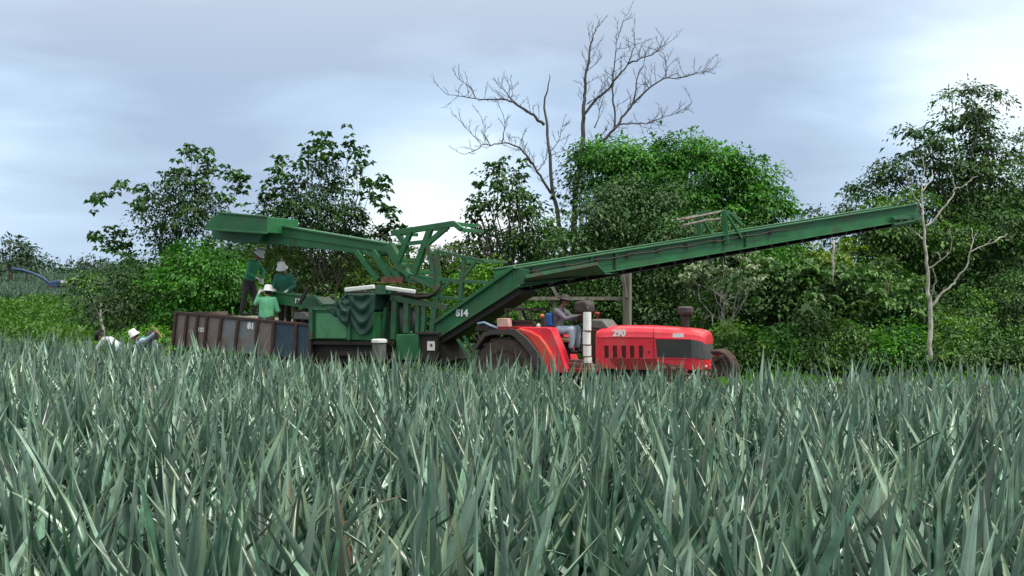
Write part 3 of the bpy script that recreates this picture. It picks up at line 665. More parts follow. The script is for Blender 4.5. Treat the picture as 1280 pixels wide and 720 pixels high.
# elevator: rises from the machine to the boom
e0t, e1t = M(545, 403, .55), M(644, 333.5, .55)
e0b, e1b = M(545, 424, .55), M(656, 353, .55)
mb = MB().prism([e0t, e1t, M(662, 338, .55), e1b, M(645, 361, .55), e0b], V*.03)
mb.beam(e0t-V*.04, e1t-V*.04, .12, .07).beam(e0b-V*.04, M(650, 357, .55)-V*.04, .10, .06)
elev = mb.build('elevator_side', 'green', hv, bevel=.004)
mb = MB().prism([e0t+V, e1t+V, M(662, 338, .55)+V, e1b+V, M(645, 361, .55)+V, e0b+V], -V*.03); mb.build('elevator_side', 'green', hv)
mb = MB(); u0, u1 = e0b+V*.02-Zv*.02, M(647, 360, .55)+V*.02-Zv*.02; mb.prism([u0+U*-.1, u1, u1-Zv*.14, u0-U*.25-Zv*.30], V*.95); mb.prism([u0+Zv*.1, u1+Zv*.1, u1+Zv*.14, u0+Zv*.14], V*.94); mb.build('elevator_belt', 'dark', hv)
mb = MB().prism([u0+Zv*.02, u0+U*.55-Zv*.42-Zv*0, u0+U*-.1-Zv*.62, u0+U*-.28-Zv*.2], V*.9); mb.build('elevator_boot', 'dark', hv)
exd = (e1t-e0t).normalized()
text('S14', 'number_marking', M(577.5, 391.5, .53), .21, U, elev, bold=.05)
mb = MB(); hr = (M(548, 313, .5), M(603, 326, .5))
# left boom (discharge conveyor over the trailer)
l0 = M(488, 305.5, .75); l1 = M(333, 279.5, .75); ln = V
mb = MB(); mb.prism([l1, l0, l0-Zv*.20, l1-Zv*.26], ln*.9); mb.prism([l1-Zv*.22+ln*.03, l0-Zv*.18+ln*.03, M(470, 320, .78), M(443, 316, .78), M(325, 303, .78)], ln*.78)
mb.beam(l1-V*.03, l0-V*.03, .05, .05)
lb = mb.build('discharge_boom', 'green', hv, bevel=.008)
h0 = [M(334, 271, .45), M(330, 292, .45), M(328, 300, .5), M(262, 289, .45), M(254.5, 284, .45), M(265, 271.5, .45), M(274, 266.5, .45), M(300, 267.8, .45)]
mb = MB().prism([M(334, 271, .1), M(334, 291, .1), M(256, 286.5, .1), M(254.5, 283, .1), M(266, 270.5, .1), M(274, 266, .1)], V*1.3)
mb.beam(M(256, 286.5, .09), M(334, 291.5, .09), .05, .05).beam(M(274, 266, .09), M(334, 271, .09), .05, .05)
mb.build('boom_hopper', 'green', hv, bevel=.012)
mb = MB().prism([M(264, 285, .58), M(330, 288, .58), M(324, 302.5, .58), M(301, 304, .58), M(268, 298.5, .58), M(265, 295, .58)], V*1.2); mb.build('hopper_base', 'green', hv, bevel=.01)
# struts carrying the left boom
mb = MB(); seg = [(486, 306, 509, 346, .20), (467, 314, 489, 348, .15), (446, 314.5, 473, 350, .12), (470, 317, 488, 338, .07), (455, 314, 480, 328, .06), (488, 338, 500, 345, .08), (495, 344, 547, 353, .20)]
frame(mb, seg, .7); frame(mb, seg, 1.6); mb.build('boom_strut', 'green', hv, bevel=.005)
# upper trestle
mb = MB(); seg = [(490, 291.5, 568, 279.5, .13), (568, 279.5, 577, 287, .11), (513, 291, 498, 327, .11), (538, 286, 518, 341, .13), (560, 283, 533, 306, .11), (498, 293, 507, 306, .12), (505, 305, 533, 302, .09), (504, 333, 519, 331, .07), (495, 332, 512, 345, .09)]
frame(mb, seg, .6); frame(mb, seg, 1.7)
for (a, c) in ((492, 291), (530, 285), (568, 279.5), (576, 287), (500, 325), (519, 340)): mb.beam(M(a, c, .6), M(a, c, .6)+V*1.1, .08)
mb.build('trestle', 'green', hv, bevel=.005)
mb = MB(); seg = [(545, 313, 549, 352, .10), (534, 306, 545, 350, .08), (549, 350, 540, 416, .12), (548, 314, 604, 326.5, .07), (580, 325, 575, 376, .09), (595, 327, 580, 346, .07), (548, 349, 609, 353.5, .08), (549, 371, 582, 375, .06), (489, 372, 560, 384.5, .13), (523, 378, 522, 420, .09), (494, 374, 492, 424, .13), (509, 378, 508, 416, .13), (531, 380, 529, 416, .10), (482, 384, 478, 424, .07), (473, 390, 482, 392, .06), (474, 402, 481, 404, .06), (513, 346, 548, 362, .07), (553, 360, 565, 352, .05), (556, 366, 546, 384, .05)]
frame(mb, seg, .55); frame(mb, seg, 1.75)
for (a, c) in ((547, 352), (575, 376), (494, 374), (541, 414), (603, 326), (580, 326)): mb.beam(M(a, c, .55), M(a, c, .55)+V*1.2, .07)
mb.build('frame', 'green_old', hv, bevel=.004)
mb = MB().prism([M(477, 346, .5), M(503, 346, .5), M(502, 354, .5), M(476, 353, .5)], V*1.2); mb.build('pivot_plate', 'rust', hv)
mb = MB()
for k, (a, b_, c) in enumerate(((549, 356, 0), (549, 360, .1), (551, 364, .2))):
    mb.tube([M(a, b_, .4+c), M(545, 366+k, .4+c), M(536, 370+k, .4+c), M(520, 371+k, .4+c), M(505, 368+k, .5+c)], .035, 6)
mb.build('hydraulic_hose', 'dark', hv, smooth=True)
# hydraulic cylinders and slats
mb = MB(); mb.tube([M(516, 384, .9), M(516, 414, .9)], .06, 8); mb.tube([M(502, 384, .7), M(503, 414, .7)], .07, 8); mb.tube([M(485, 376, .8), M(480, 418, .8)], .05, 8); mb.build('hydraulic_cylinder', 'grey', hv, smooth=True)
mb = MB().beam(M(431.5, 362.4, .3), M(468, 358.5, .3), .09, .10).beam(M(431, 363.5, 1.5), M(466, 360, 1.5), .05, .05); mb.build('canopy_tube', 'white', hv, bevel=.02)
mb = MB().beam(M(482, 359.5, .3), M(519, 364.8, .3), .08, .09); mb.build('canopy_tube', 'white', hv, bevel=.02)
mb = MB().prism([M(469, 357, .25), M(482, 357, .25), M(482, 368, .25), M(469, 368, .25)], V*.5); mb.build('junction_box', 'green_old', hv, bevel=.01)
mb = MB().prism([M(431, 364, .5), M(519, 367, .5), M(519, 371, .5), M(431, 369, .5)], V*1.2); mb.build('canopy_beam', 'dark', hv)
# green tank and tarpaulin
mb = MB().prism([M(387.5, 387, .2), M(436, 386, .2), M(468, 390, .2), M(468, 426, .2), M(436, 425, .2), M(387.5, 424, .2)], V*1.7); mb.build('machine_housing', 'green', hv, bevel=.02)
mb = MB().prism([M(396, 392, .19), M(434, 392, .19), M(434, 423, .19), M(396, 423, .19)], -V*.03); mb.build('access_panel', 'green_light', hv, bevel=.01)
mb = MB().beam(M(389, 385.5, .16), M(440, 384, .16), .06, .06).beam(M(389, 386, .16), M(389, 424, .16), .10, .06).beam(M(436, 386, .15), M(436, 425, .15), .07, .05); mb.build('housing_trim', 'green_old', hv)
def tarp(tl, tr_, bl, br, w, nu, nv, sag, folds, name):
    vs, fs = [], []
    for j in range(nv+1):
        for i in range(nu+1):
            a, b_ = i/nu, j/nv
            x = (tl[0]*(1-a)+tr_[0]*a)*(1-b_)+(bl[0]*(1-a)+br[0]*a)*b_; y = (tl[1]*(1-a)+tr_[1]*a)*(1-b_)+(bl[1]*(1-a)+br[1]*a)*b_
            y += sag*math.sin(math.pi*a)*b_
            dep = .045*math.sin(folds*math.pi*(b_-.28*math.sin(math.pi*a)))*math.sin(math.pi*a)+.015*math.sin(a*13+b_*4)
            vs.append(M(x, y, w-dep-.08*b_*0))
    n = nu+1
    for j in range(nv):
        for i in range(nu): fs.append((j*n+i, (j+1)*n+i, (j+1)*n+i+1, j*n+i+1))
    me = MB().add(vs, fs); o = me.build(name, 'tarp', hv, smooth=True); s = o.modifiers.new('s', 'SOLIDIFY'); s.thickness = .015; return o
tarp((436, 369), (467, 367), (438, 405), (467, 406), .1, 18, 22, 13, 6, 'tarpaulin')
tarp((432, 368), (444, 368), (408, 386), (437, 402), .12, 10, 14, 4, 5, 'tarpaulin')
tarp((424, 374), (437, 384), (417, 388), (434, 409), .06, 8, 12, 3, 4, 'tarpaulin')
mb = MB().prism([M(431, 367, .2), M(468, 366, .2), M(468, 388, .2), M(412, 386, .2)], V*1.4); mb.build('tarpaulin_roof', 'tarp', hv, bevel=.03)
# lower body
mb = MB().prism([M(495, 418, .25), M(523, 418, .25), M(523, 450, .25), M(495, 450, .25)], V*1.5); mb.build('lower_cabinet', 'green', hv, bevel=.015)
mb = MB().prism([M(523, 416, .35), M(546, 416, .35), M(544, 450, .35), M(523, 450, .35)], V*1.2).beam(M(520, 416.5, .3), M(548, 416.5, .3), .1, .06); mb.build('gearbox_housing', 'dark', hv, bevel=.01)
sg = MB().prism([M(534.5, 426.5, .33), M(543.5, 426.5, .33), M(543.5, 438, .33), M(534.5, 438, .33)], -V*.02).build('warning_sign', 'white', hv)
MB().beam(M(538, 431.5, .295), M(540, 431.5, .295), .02, .06).build('sign_mark', 'reddark', sg)
mb = MB().prism([M(392, 427, .4), M(492, 428, .4), M(492, 455, .4), M(392, 455, .4)], V*1.3); mb.beam(M(390, 428, .3), M(494, 429, .3), .12, .1).beam(M(420, 442, .3), M(494, 443, .3), .1, .1); mb.build('chassis', 'dark', hv, bevel=.01)
for px in (410, 450): 
    p = M(px, 430, .65); wheel(hv, (p.x, p.y, float(ground(p.x, p.y))+.48), .48, .35); p = p+V*1.2; wheel(hv, (p.x, p.y, float(ground(p.x, p.y))+.48), .48, .35)
c = M(474, 450, .0); t_ = M(474, 428, .0)
dm = MB(); rr = .16; dm._lathe(Vector((c.x, c.y, c.z)), Zv, [(0, .01), (0, rr), (t_.z-c.z, rr), (t_.z-c.z, .01)], 20)
dr_ = dm.build('oil_drum', 'grey', hv); 
lid = MB()._lathe(Vector((c.x, c.y, t_.z)), Zv, [(0, .01), (.0, rr+.02), (.06, rr+.02), (.08, rr*.8), (.08, .01)], 20).build('lid', 'white', dr_)
# conveyor trough over the trailer
mb = MB()
ta, tb, tcx, td = M(334, 363.5, .9), M(389, 371, .9), M(384, 386, .9), M(344, 379.5, .9)
mb.prism([ta, tb, tcx, td], V*.04).prism([ta+V*.6, tb+V*.6, tcx+V*.6, td+V*.6], -V*.04).prism([td+V*.04, tcx+V*.04, tcx+V*.56, td+V*.56], Zv*.04)
mb.beam(ta-V*.02, tb-V*.02, .05, .05); th = mb.build('feed_trough', 'green', hv, bevel=.006)
text('17', 'number_marking', M(371.5, 376.5, .88), .17, (tb-ta), th)
mb = MB().prism([M(383, 371, .85), M(391, 371.5, .85), M(404, 380, .85), M(404, 386, .85), M(383, 386, .85)], V*.7).beam(M(392, 369.5, .8), M(404, 382, .8), .07); mb.build('trough_mouth', 'green_old', hv, bevel=.006)
mb = MB().beam(M(387, 357, .6), M(374, 380, .6), .07).tube([M(373, 386.5, .6), M(373, 390, .6)], .03, 8); mb.build('lever', 'dark', hv)
mb = MB()
for a, c in ((352, 381), (370, 383), (381, 385)): mb.beam(M(a, c, 1.0), M(a-1, 410, 1.0), .09).beam(M(a, c, 1.45), M(a-1, 410, 1.45), .09)
mb.prism([M(368, 388, 1.1), M(386, 388, 1.1), M(386, 404, 1.1), M(368, 404, 1.1)], V*.4)
mb.build('trough_stand', 'dark', hv)
MB().prism([M(387, 396, .6), M(380, 390, .6), M(368, 390, .6), M(366, 399, .6), M(387, 400, .6)], V*.3).build('hydraulic_tank', 'grey', hv, bevel=.02)
# drawbar to tractor
mb = MB().beam(M(525, 452, .9), M(640, 462, .9), .14, .14).beam(M(572, 424, .4), M(588, 448, .4), .07, .05).beam(M(580, 420, .5), M(600, 452, .5), .05, .05); mb.build('drawbar', 'green_old', hv)

# ------------------------------------------------------------------ tractor
tc_ = M(745, 460, 1.05); tt_ = thing('tractor', 'red farm tractor with open driving seat, standing at the edge of the crop', 'tractor', (tc_.x, tc_.y, 0))
HW = .62                                   # near side of the hood
def S(poly, w, dep, name, m, bevel=.02, smooth=False, parent=None, label=None):
    return MB().prism([M(x, y, w) for x, y in poly], V*dep).build(name, m, parent or tt_, bevel=bevel, label=label)
# hood with a rounded top, nose sloping
hood = MB(); prof = [(744, 412, 461), (750, 409.6, 461), (767, 408.2, 461.3), (800, 408.2, 461.8), (834, 409.6, 462.3), (850, 410.8, 462.6), (862, 412.2, 463)]
ring = []; HD = .88
def hring(xpx, yt, yb, inset=0, drop=0):
    bt = M(xpx, yb, HW); tp_ = M(xpx, yt, HW); h = tp_.z-bt.z; b_ = bt
    pts_ = []
    for (a, z) in ((0, 0), (0, .55), (0.0, .76), (.012, .80), (.03, .88), (.08, .96), (.18, 1.0), (.35, 1.02), (.65, 1.02), (.82, 1.0), (.92, .96), (.97, .88), (.988, .80), (1, .76), (1, .55), (1, 0)):
        pts_.append(b_+V*(inset+a*(HD-2*inset))+Zv*h*z)
    return pts_
rings = [hring(*q) for q in prof]
fx = M(864, 463, HW)
nose = rings[-1]
for k, (du, ins, dz) in enumerate(((.10, .012, .012), (.20, .04, .035), (.265, .085, .075), (.29, .14, .13))):
    h = nose[7].z-nose[0].z
    r_ = []
    for i, p in enumerate(nose):
        a = (p-nose[0]).dot(V)/HD; q = p+U*du+V*(ins*(1-2*a)); q.z = p.z-dz*max(0, (p.z-nose[0].z)/h-.3)/.7
        r_.append(q)
    rings.append(r_)
n = len(rings[0])
vs_ = [p for r_ in rings for p in r_]; fs_ = []
for j in range(len(rings)-1):
    for i in range(n-1): fs_.append((j*n+i, (j+1)*n+i, (j+1)*n+i+1, j*n+i+1))
    fs_.append((j*n+n-1, (j+1)*n+n-1, (j+1)*n, j*n))
fs_.append(tuple(range(n))); fs_.append(tuple((len(rings)-1)*n+i for i in range(n-1, -1, -1)))
hood = MB().add(vs_, fs_).build('hood', 'red', tt_, smooth=False, bevel=.012)
# crease, louvres, grille, lower panels
MB().beam(M(745, 422, HW-.004), M(818, 422.3, HW-.004), .012, .014).build('hood_seam', 'reddark', hood)
for x in (758.5, 769, 780, 790.5, 801.5):
    lv = MB().prism([M(x-3.0, 432, HW+.001), M(x+2.3, 432, HW+.001), M(x+2.3, 447, HW+.001), M(x-3.0, 447, HW+.001)], -V*.006).build('louvre', 'louvre', hood)
    MB().prism([M(x-4.4, 431, HW-.002), M(x-3.0, 431, HW-.002), M(x-2.4, 448, HW-.002), M(x-4.4, 448, HW-.002)], -V*.022).build('louvre_lip', 'red', lv)
MB().beam(M(816.5, 410.5, HW-.003), M(817, 461, HW-.003), .010, .012).build('hood_seam', 'reddark', hood)
for x_, y_2 in ((748, 427), (748, 452), (813, 427), (813, 455), (835, 455), (858, 457)): MB().tube([M(x_, y_2, HW-.008), M(x_, y_2, HW+.01)], .014, 8).build('bolt', 'dark', hood)
MB().tube([M(811, 440, HW-.01), M(811, 440, HW+.01)], .026, 10).build('latch', 'dark', hood)
S([(819.5, 424), (864, 424.5), (864, 447.5), (822, 446.5)], HW-.001, -.012, 'side_grille', 'mesh', .004, parent=hood)
mb = MB().beam(M(818.5, 423.4, HW-.012), M(864, 424, HW-.012), .02, .018).beam(M(821, 447.4, HW-.012), M(864, 448.4, HW-.012), .02, .018).beam(M(819, 423.5, HW-.012), M(821, 447.5, HW-.012), .02, .018); mb.build('grille_surround', 'red', hood)
# front grille wraps the nose
def nosept(k, i, dz=0): return rings[k][i]
def onring(k, a, zf, out=.012):
    r_ = rings[k]; lo, hi = r_[0], r_[7]; h = hi.z-lo.z
    near_, far_ = r_[0], r_[-1]; p = near_.lerp(far_, a); p = Vector((p.x, p.y, lo.z+h*zf)); return p
grid = []
cols = [(6, 0), (7, 0), (8, 0), (9, 0), (10, 0), (10, .25), (10, .5), (10, .75), (10, 1), (9, 1), (8, 1), (7, 1), (6, 1)]
mb = MB(); cc = sum((onring(9, .5, .4) for _ in (0,)), Vector())
for j, zf in enumerate((.30, .42, .54, .66, .745)):
    for k, a in cols:
        p = onring(k, a, zf); o_v = (p-Vector((cc.x, cc.y, p.z))).normalized(); mb.v.append(p+o_v*.012)
m_ = len(cols)
for j in range(4):
    for i in range(m_-1): mb.f.append((j*m_+i, j*m_+i+1, (j+1)*m_+i+1, (j+1)*m_+i))
MT['mesh2'] = mat('grey_front_mesh', (.085, .085, .088), (.07, .07, .072), rough=.5)
mb.build('front_grille', 'mesh2', hood)
# headlamps on the nose
for k, a in ((0, .07), (1, .93)):
    p = onring(10, a, .10)+U*.012; MB().ell(p, (.03, .065, .04)).build('headlight', 'white', tt_, smooth=True)
p = onring(10, .07, -.10)+U*.01; MB().ell(p, (.03, .05, .05)).build('headlight', 'white', tt_, smooth=True)
text('290', 'number_marking', M(774, 416.6, HW+.002)-V*.006, .19, U, hood, bold=.05)
MB().prism([M(841, 417, HW), M(854.5, 417, HW), M(854.5, 421.6, HW), M(841, 421.8, HW)], -V*.006).build('badge', 'letter', hood)
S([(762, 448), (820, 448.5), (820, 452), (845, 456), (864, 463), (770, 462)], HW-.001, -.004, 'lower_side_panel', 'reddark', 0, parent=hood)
S([(744, 455), (868, 461), (868, 478), (744, 476)], HW+.12, .64, 'engine_block', 'dark', .03)
# air cleaner and stack
a_ = M(857, 413, 1.05); tz = M(857, 383, 1.05).z
mb = MB()._lathe(a_, Zv, [(-.1, .02), (-.1, .085), (tz-a_.z-.17, .085), (tz-a_.z-.16, .06), (tz-a_.z-.15, .06)], 18); pc = mb.build('air_intake', 'dark', tt_)
MB()._lathe(a_, Zv, [(tz-a_.z-.17, .02), (tz-a_.z-.17, .15), (tz-a_.z-.12, .17), (tz-a_.z-.03, .17), (tz-a_.z, .12), (tz-a_.z, .02)], 22).build('intake_cap', 'fender', pc)
# white exhaust shield in front of the driver
e_ = M(734, 453.5, .42); ez = M(734, 390, .42).z-e_.z
mb = MB()
for k, (a, b_) in enumerate(((0, .115), (.135, .345), (.365, .62), (.64, 1.0))):
    dx = (.015, 0, -.01, 0)[k]; mb._lathe(e_+U*dx, Zv, [(a*ez, .01), (a*ez, .088), (b_*ez-.005, .088 if k < 3 else .086), (b_*ez, .01)], 16)
ex = mb.build('exhaust_shield', 'white', tt_)
MB().tube([e_-Zv*.1, e_+Zv*(ez+.0), e_+Zv*(ez+.06), e_+Zv*(ez+.10)-U*.03], .045, 10).build('exhaust_pipe', 'dark', ex)
mb = MB(); 
for z in (.125, .355, .63): mb._lathe(e_+Zv*z*ez, Zv, [(-.012, .02), (-.012, .094), (.012, .094), (.012, .02)], 16)
mb.build('clamp', 'rust', ex)
# dash and fairing
S([(739, 399), (753, 400), (762, 411), (739, 411)], .72, .66, 'dash_fairing', 'grey', .03)
S([(726, 412), (745, 411), (745, 458), (730, 458)], .68, .7, 'bulkhead', 'dark', .02)
S([(718, 377), (731, 375), (736, 381), (735, 391), (722, 392), (716, 386)], .85, .42, 'instrument_hood', 'fender', .05)
MB().beam(M(727, 390, 1.0), M(738, 412, 1.0), .12, .2).build('steering_column', 'dark', tt_, bevel=.01)
mb = MB(); cw = M(731, 397, 1.0); axn = (Zv*.75-U*.6).normalized(); x_ = axn.orthogonal().normalized(); y_ = axn.cross(x_)
mb.tube([cw+(x_*math.cos(t)+y_*math.sin(t))*.2 for t in np.linspace(0, 2*math.pi, 25)], .016, 6)
for k in range(3): t = k*2.1; mb.tube([cw, cw+(x_*math.cos(t)+y_*math.sin(t))*.2], .012, 5)
mb.build('steering_wheel', 'dark', tt_, smooth=True)
MB().beam(M(744, 402, 1.1), M(748, 394, 1.1), .03).ell(M(746, 392, 1.1), (.07, .05, .04)).build('mirror', 'reddark', tt_)
# floor and step
S([(684, 452), (746, 456), (746, 466), (690, 466)], .35, 1.3, 'foot_step', 'rust', .02)
S([(700, 460), (746, 461), (746, 466), (700, 466)], .22, .15, 'foot_step', 'reddark', .01)
MB().tube([M(688, 470, .9), M(750, 470, .9)], .2, 12).build('gearbox', 'dark', tt_)
# seat
S([(690, 421), (711, 424), (712, 428), (690, 428)], .75, .5, 'seat', 'tan', .02)
S([(681, 391.5), (688.5, 391.5), (690, 408), (682.5, 408)], .70, .5, 'seat_back', 'blue', .03)
S([(688, 426), (706, 428), (704, 454), (692, 454)], .8, .4, 'seat_base', 'dark', .02)
# rear wheels, mudguards, fenders
wc = M(636, 470, .28); wc.z = .78
wheel(tt_, wc, .80, .46, 'rubber', 'rust', lugs=22); wheel(tt_, wc+V*1.55, .80, .46, 'rubber', 'rust', lugs=22)
def arcfender(w, dep, name, m, pts_o, pts_i, bev=.01, lab=None):
    poly = pts_o+pts_i[::-1]; mb = MB()
    for i in range(len(pts_o)-1):
        a, b_, c, d_ = pts_o[i], pts_o[i+1], pts_i[i+1], pts_i[i]
        mb.prism([M(*a, w), M(*b_, w), M(*c, w), M(*d_, w)], V*dep)
    return mb.build(name, m, tt_, label=lab)
mg_o = [(591, 437), (603.5, 416), (613, 412.5), (636, 411.5), (644, 412), (659, 424), (671, 440), (679, 458), (683, 472)]
mg_i = [(594, 437), (606, 420.5), (615, 418), (634, 418), (640, 419), (650, 428), (662, 443), (669, 460), (672, 474)]
arcfender(-.02, .60, 'mudguard', 'fender', mg_o, mg_i); 
mb = MB()
for i in range(len(mg_o)-1):
    a, b_, c, d_ = mg_o[i], mg_o[i+1], mg_i[i+1], mg_i[i]; mb.prism([M(*a, 0)+V*1.6, M(*b_, 0)+V*1.6, M(*c, 0)+V*1.6, M(*d_, 0)+V*1.6], V*.5)
mb.build('mudguard', 'fender', tt_)
S([(644.5, 411.2), (650, 410.2), (662, 413.5), (674, 420), (682, 430), (690, 444), (697, 466), (684, 469), (679, 455), (671, 437), (659, 421.5)], .08, .5, 'fender', 'redlight', .03)
S([(644, 409), (682, 409), (689, 411), (700, 437), (709, 466), (697, 466), (690, 444), (682, 430), (674, 420), (662, 413)], .16, .34, 'fender_inner', 'red', .02)
mb = MB().prism([M(x, y, .2)+V*1.4 for x, y in [(640, 411), (664, 410), (672, 416), (688, 466), (676, 468), (664, 440), (652, 424)]], V*.4); mb.build('fender', 'red', tt_, bevel=.02)
S([(637, 407.5), (676, 408), (679, 414), (640, 413)], .45, 1.2, 'rear_platform', 'reddark', .01)
S([(621, 398), (634.5, 398), (635.5, 408.5), (621.5, 408.5)], .15, .2, 'tail_lamp', 'pink', .01)
S([(622, 408.5), (645, 408), (645, 412.5), (622, 413)], .14, .3, 'lamp_bracket', 'reddark', .005)
mb = MB()
for w_ in (.45, 1.35):
    for a in ((631, 387, 667, 386.5), (632, 387, 639, 408), (663, 387, 667, 408), (638, 401, 665, 401.5)): mb.beam(M(a[0], a[1], .45)+V*(w_-.45), M(a[2], a[3], .45)+V*(w_-.45), .05)
for a in ((632, 387), (664, 387), (639, 407), (667, 407)): mb.beam(M(*a, .45), M(*a, .45)+V*.9, .05)
mb.prism([M(638, 401, .45), M(665, 401.5, .45), M(666, 407, .45), M(639, 407, .45)], V*.03)
mb.build('roll_frame', 'dark', tt_)
mb = MB().tube([M(679.5, 397, .25), M(680, 424, .25)], .05, 8).beam(M(674, 412, .3), M(681, 412, .3), .04); ip = mb.build('lamp_post', 'dark', tt_)
MB().ell(M(677.5, 395, .25), (.055, .05, .05)).build('indicator_lamp', 'orange', ip, smooth=True)
MB().ell(M(673.5, 407, .22), (.05, .03, .05)).build('work_lamp', 'white', ip, smooth=True)
mb = MB().prism([M(592, 414, .5), M(596, 406, .5), M(604, 403.5, .5), (M(622, 410, .5)), M(620, 416, .5)], V*.6); mb.build('tool_box', 'dark', tt_, bevel=.03)
MB().tube([M(597, 404.5, .47), M(605, 403, .47), M(615, 407.5, .47), M(624, 411, .47)], .03, 6).build('tool_box_edge', 'pale_blue', tt_, smooth=True)
# front axle, wheels, front guard
for w_ in (.42, 1.75):
    p = M(838, 470, .42)+V*(w_-.42); wheel(tt_, (p.x, p.y, .52), .50, .30, 'mudrubber', 'reddark', lugs=16)
MB().tube([M(838, 490, .42), M(838, 490, .42)+V*1.3], .1, 8).build('front_axle', 'dark', tt_)
# front guard: rusty curved bars and plate
mb = MB(); g0 = M(889, 470, .5)
def gp(x, y, w): return M(x, y, w)
for w_ in (.45, .62, .80):
    q = [(889, 440), (899, 439.5), (905, 442), (911, 448), (916, 458), (918, 472)]
    mb.tube([M(a, b_, .45)+V*(w_-.45) for a, b_ in q], .045, 8)
    mb.tube([M(a, b_, .45)+V*(w_-.45) for a, b_ in ((893, 452), (902, 447), (908, 453), (913, 466))], .03, 6)
for a, b_ in ((899, 439.5), (911, 448), (918, 470), (893, 452)): mb.tube([M(a, b_, .45), M(a, b_, .45)+V*.38], .035, 6)
mb.build('front_guard', 'rib', tt_, smooth=True)
S([(889, 446), (898, 445), (904, 452), (908, 470), (888, 472)], .6, .5, 'front_weight', 'mudrubber', .03)
MB().tube([M(897, 440, .9), M(893, 470, .9)], .07, 8).build('tow_post', 'reddark', tt_)

# driver
p = M(693, 414, 1.0)
J = dict(pelvis=(0, 0, 0), chest=(.10, 0, .34), neck=(.16, 0, .50), head=(.22, 0, .615), face=(.97, 0, -.2), shL=(.12, .18, .42), shR=(.12, -.18, .42), elL=(.34, .22, .25), elR=(.34, -.22, .26),
         wrL=(.57, .12, .33), wrR=(.57, -.12, .33), hipL=(0, .10, 0), hipR=(0, -.10, 0), knL=(.46, .13, .05), knR=(.46, -.14, .04), anL=(.45, .13, -.38), anR=(.43, -.14, -.38))
person('person in dark jacket, dark hat and pale jeans driving the red tractor', p, yu, {k_: tuple(x*1.07 for x in v_) for k_, v_ in J.items()}, 'shirt_grey', 'jeans_pale', hat='hatdark', hatkind='cap')

# field workers at the left, bending in the crop row
def bent(wrL, wrR, elL, elR, hz=.0, face=(.8, 0, -.5)):
    return dict(pelvis=(-.17, 0, .80), chest=(.16, 0, .99), neck=(.29, 0, 1.07), head=(.38, 0, 1.12), face=face, shL=(.22, .18, 1.03), shR=(.22, -.18, 1.03), elL=elL, elR=elR, wrL=wrL, wrR=wrR,
                hipL=(-.17, .09, .78), hipR=(-.17, -.09, .78), knL=(.08, .12, .44), knR=(.02, -.12, .44), anL=(-.06, .12, .085), anR=(-.16, -.12, .085))
def fieldp(px, d): x = (px-640)/F*d; return Vector((x, d, float(ground(x, d))))
p = fieldp(176, 30.6)
w1 = person('person in pale blue shirt stooping beside the trailer end, one arm held out', p, yu-.1,
       bent((.42, .25, .75), (.80, -.30, 1.24), (.30, .26, .84), (.52, -.28, 1.08)), 'shirt_pale', 'jeans_pale', hat='hair', group='pickers among the crop', hatkind='cap')
hp = Matrix.Rotation(yu-.1, 3, 'Z') @ Vector((.89, -.30, 1.27))+p
mb = MB(); a, b_ = hp+U*-.16+Zv*.14, hp+U*.14-Zv*.12
mb.prism([a+Zv*.02, a.lerp(b_, .5)+Zv*.055, b_+Zv*.02, b_-Zv*.02, a.lerp(b_, .5)-Zv*.02, a-Zv*.02], V*.02)
st = mb.build('cut_leaf', mat('straw_leaf', (.42, .33, .16)), None); tag(st, 'straw-coloured cut leaf held up in the stooping picker\'s hand', 'leaf')
p = fieldp(188, 31.6)
person('person in dark shirt and white hat, nearly hidden in the crop', p, R(200), bent((.42, .25, .70), (.45, -.25, .72), (.36, .26, .85), (.36, -.26, .85)), 'shirt_teal', 'trousers', group='pickers among the crop', gloves=True)
p = fieldp(144, 31.0)
person('person in greyish white shirt bending deep among the plants, leftmost of the pickers', p, R(170), bent((.42, .25, .60), (.45, -.25, .62), (.36, .26, .80), (.36, -.26, .80), face=(.5, 0, -.9)), 'shirt_white', 'jeans_pale', hat='hair', group='pickers among the crop', hatkind='cap')

# ------------------------------------------------------------------ timber frame behind the tractor
def gz(px, d): x = (px-640)/F*d; return Vector((x, d, float(ground(x, d))))
tf = thing('timber_frame', 'weathered grey timber frame of posts and rails behind the tractor driver', 'frame', gz(740, 33))
MB().beam(at(648, 373, 33), at(790, 373, 33.2), .09, .09).build('rail', 'wood', tf)
for px in (784,): MB().beam(gz(px, 33.1), at(px, 332, 33.1), .20, .17).build('post', 'wood', tf, bevel=.01)
for px in (651, 693, 735): MB().beam(gz(px, 33.1), at(px, 372, 33.1), .07, .07).build('post', 'wood', tf)
mb = MB().beam(at(687, 352, 33.2), at(698, 373, 33.2), .08).beam(at(778, 342, 33.0), at(783, 372, 33.0), .07); mb.build('brace', 'wood', tf)

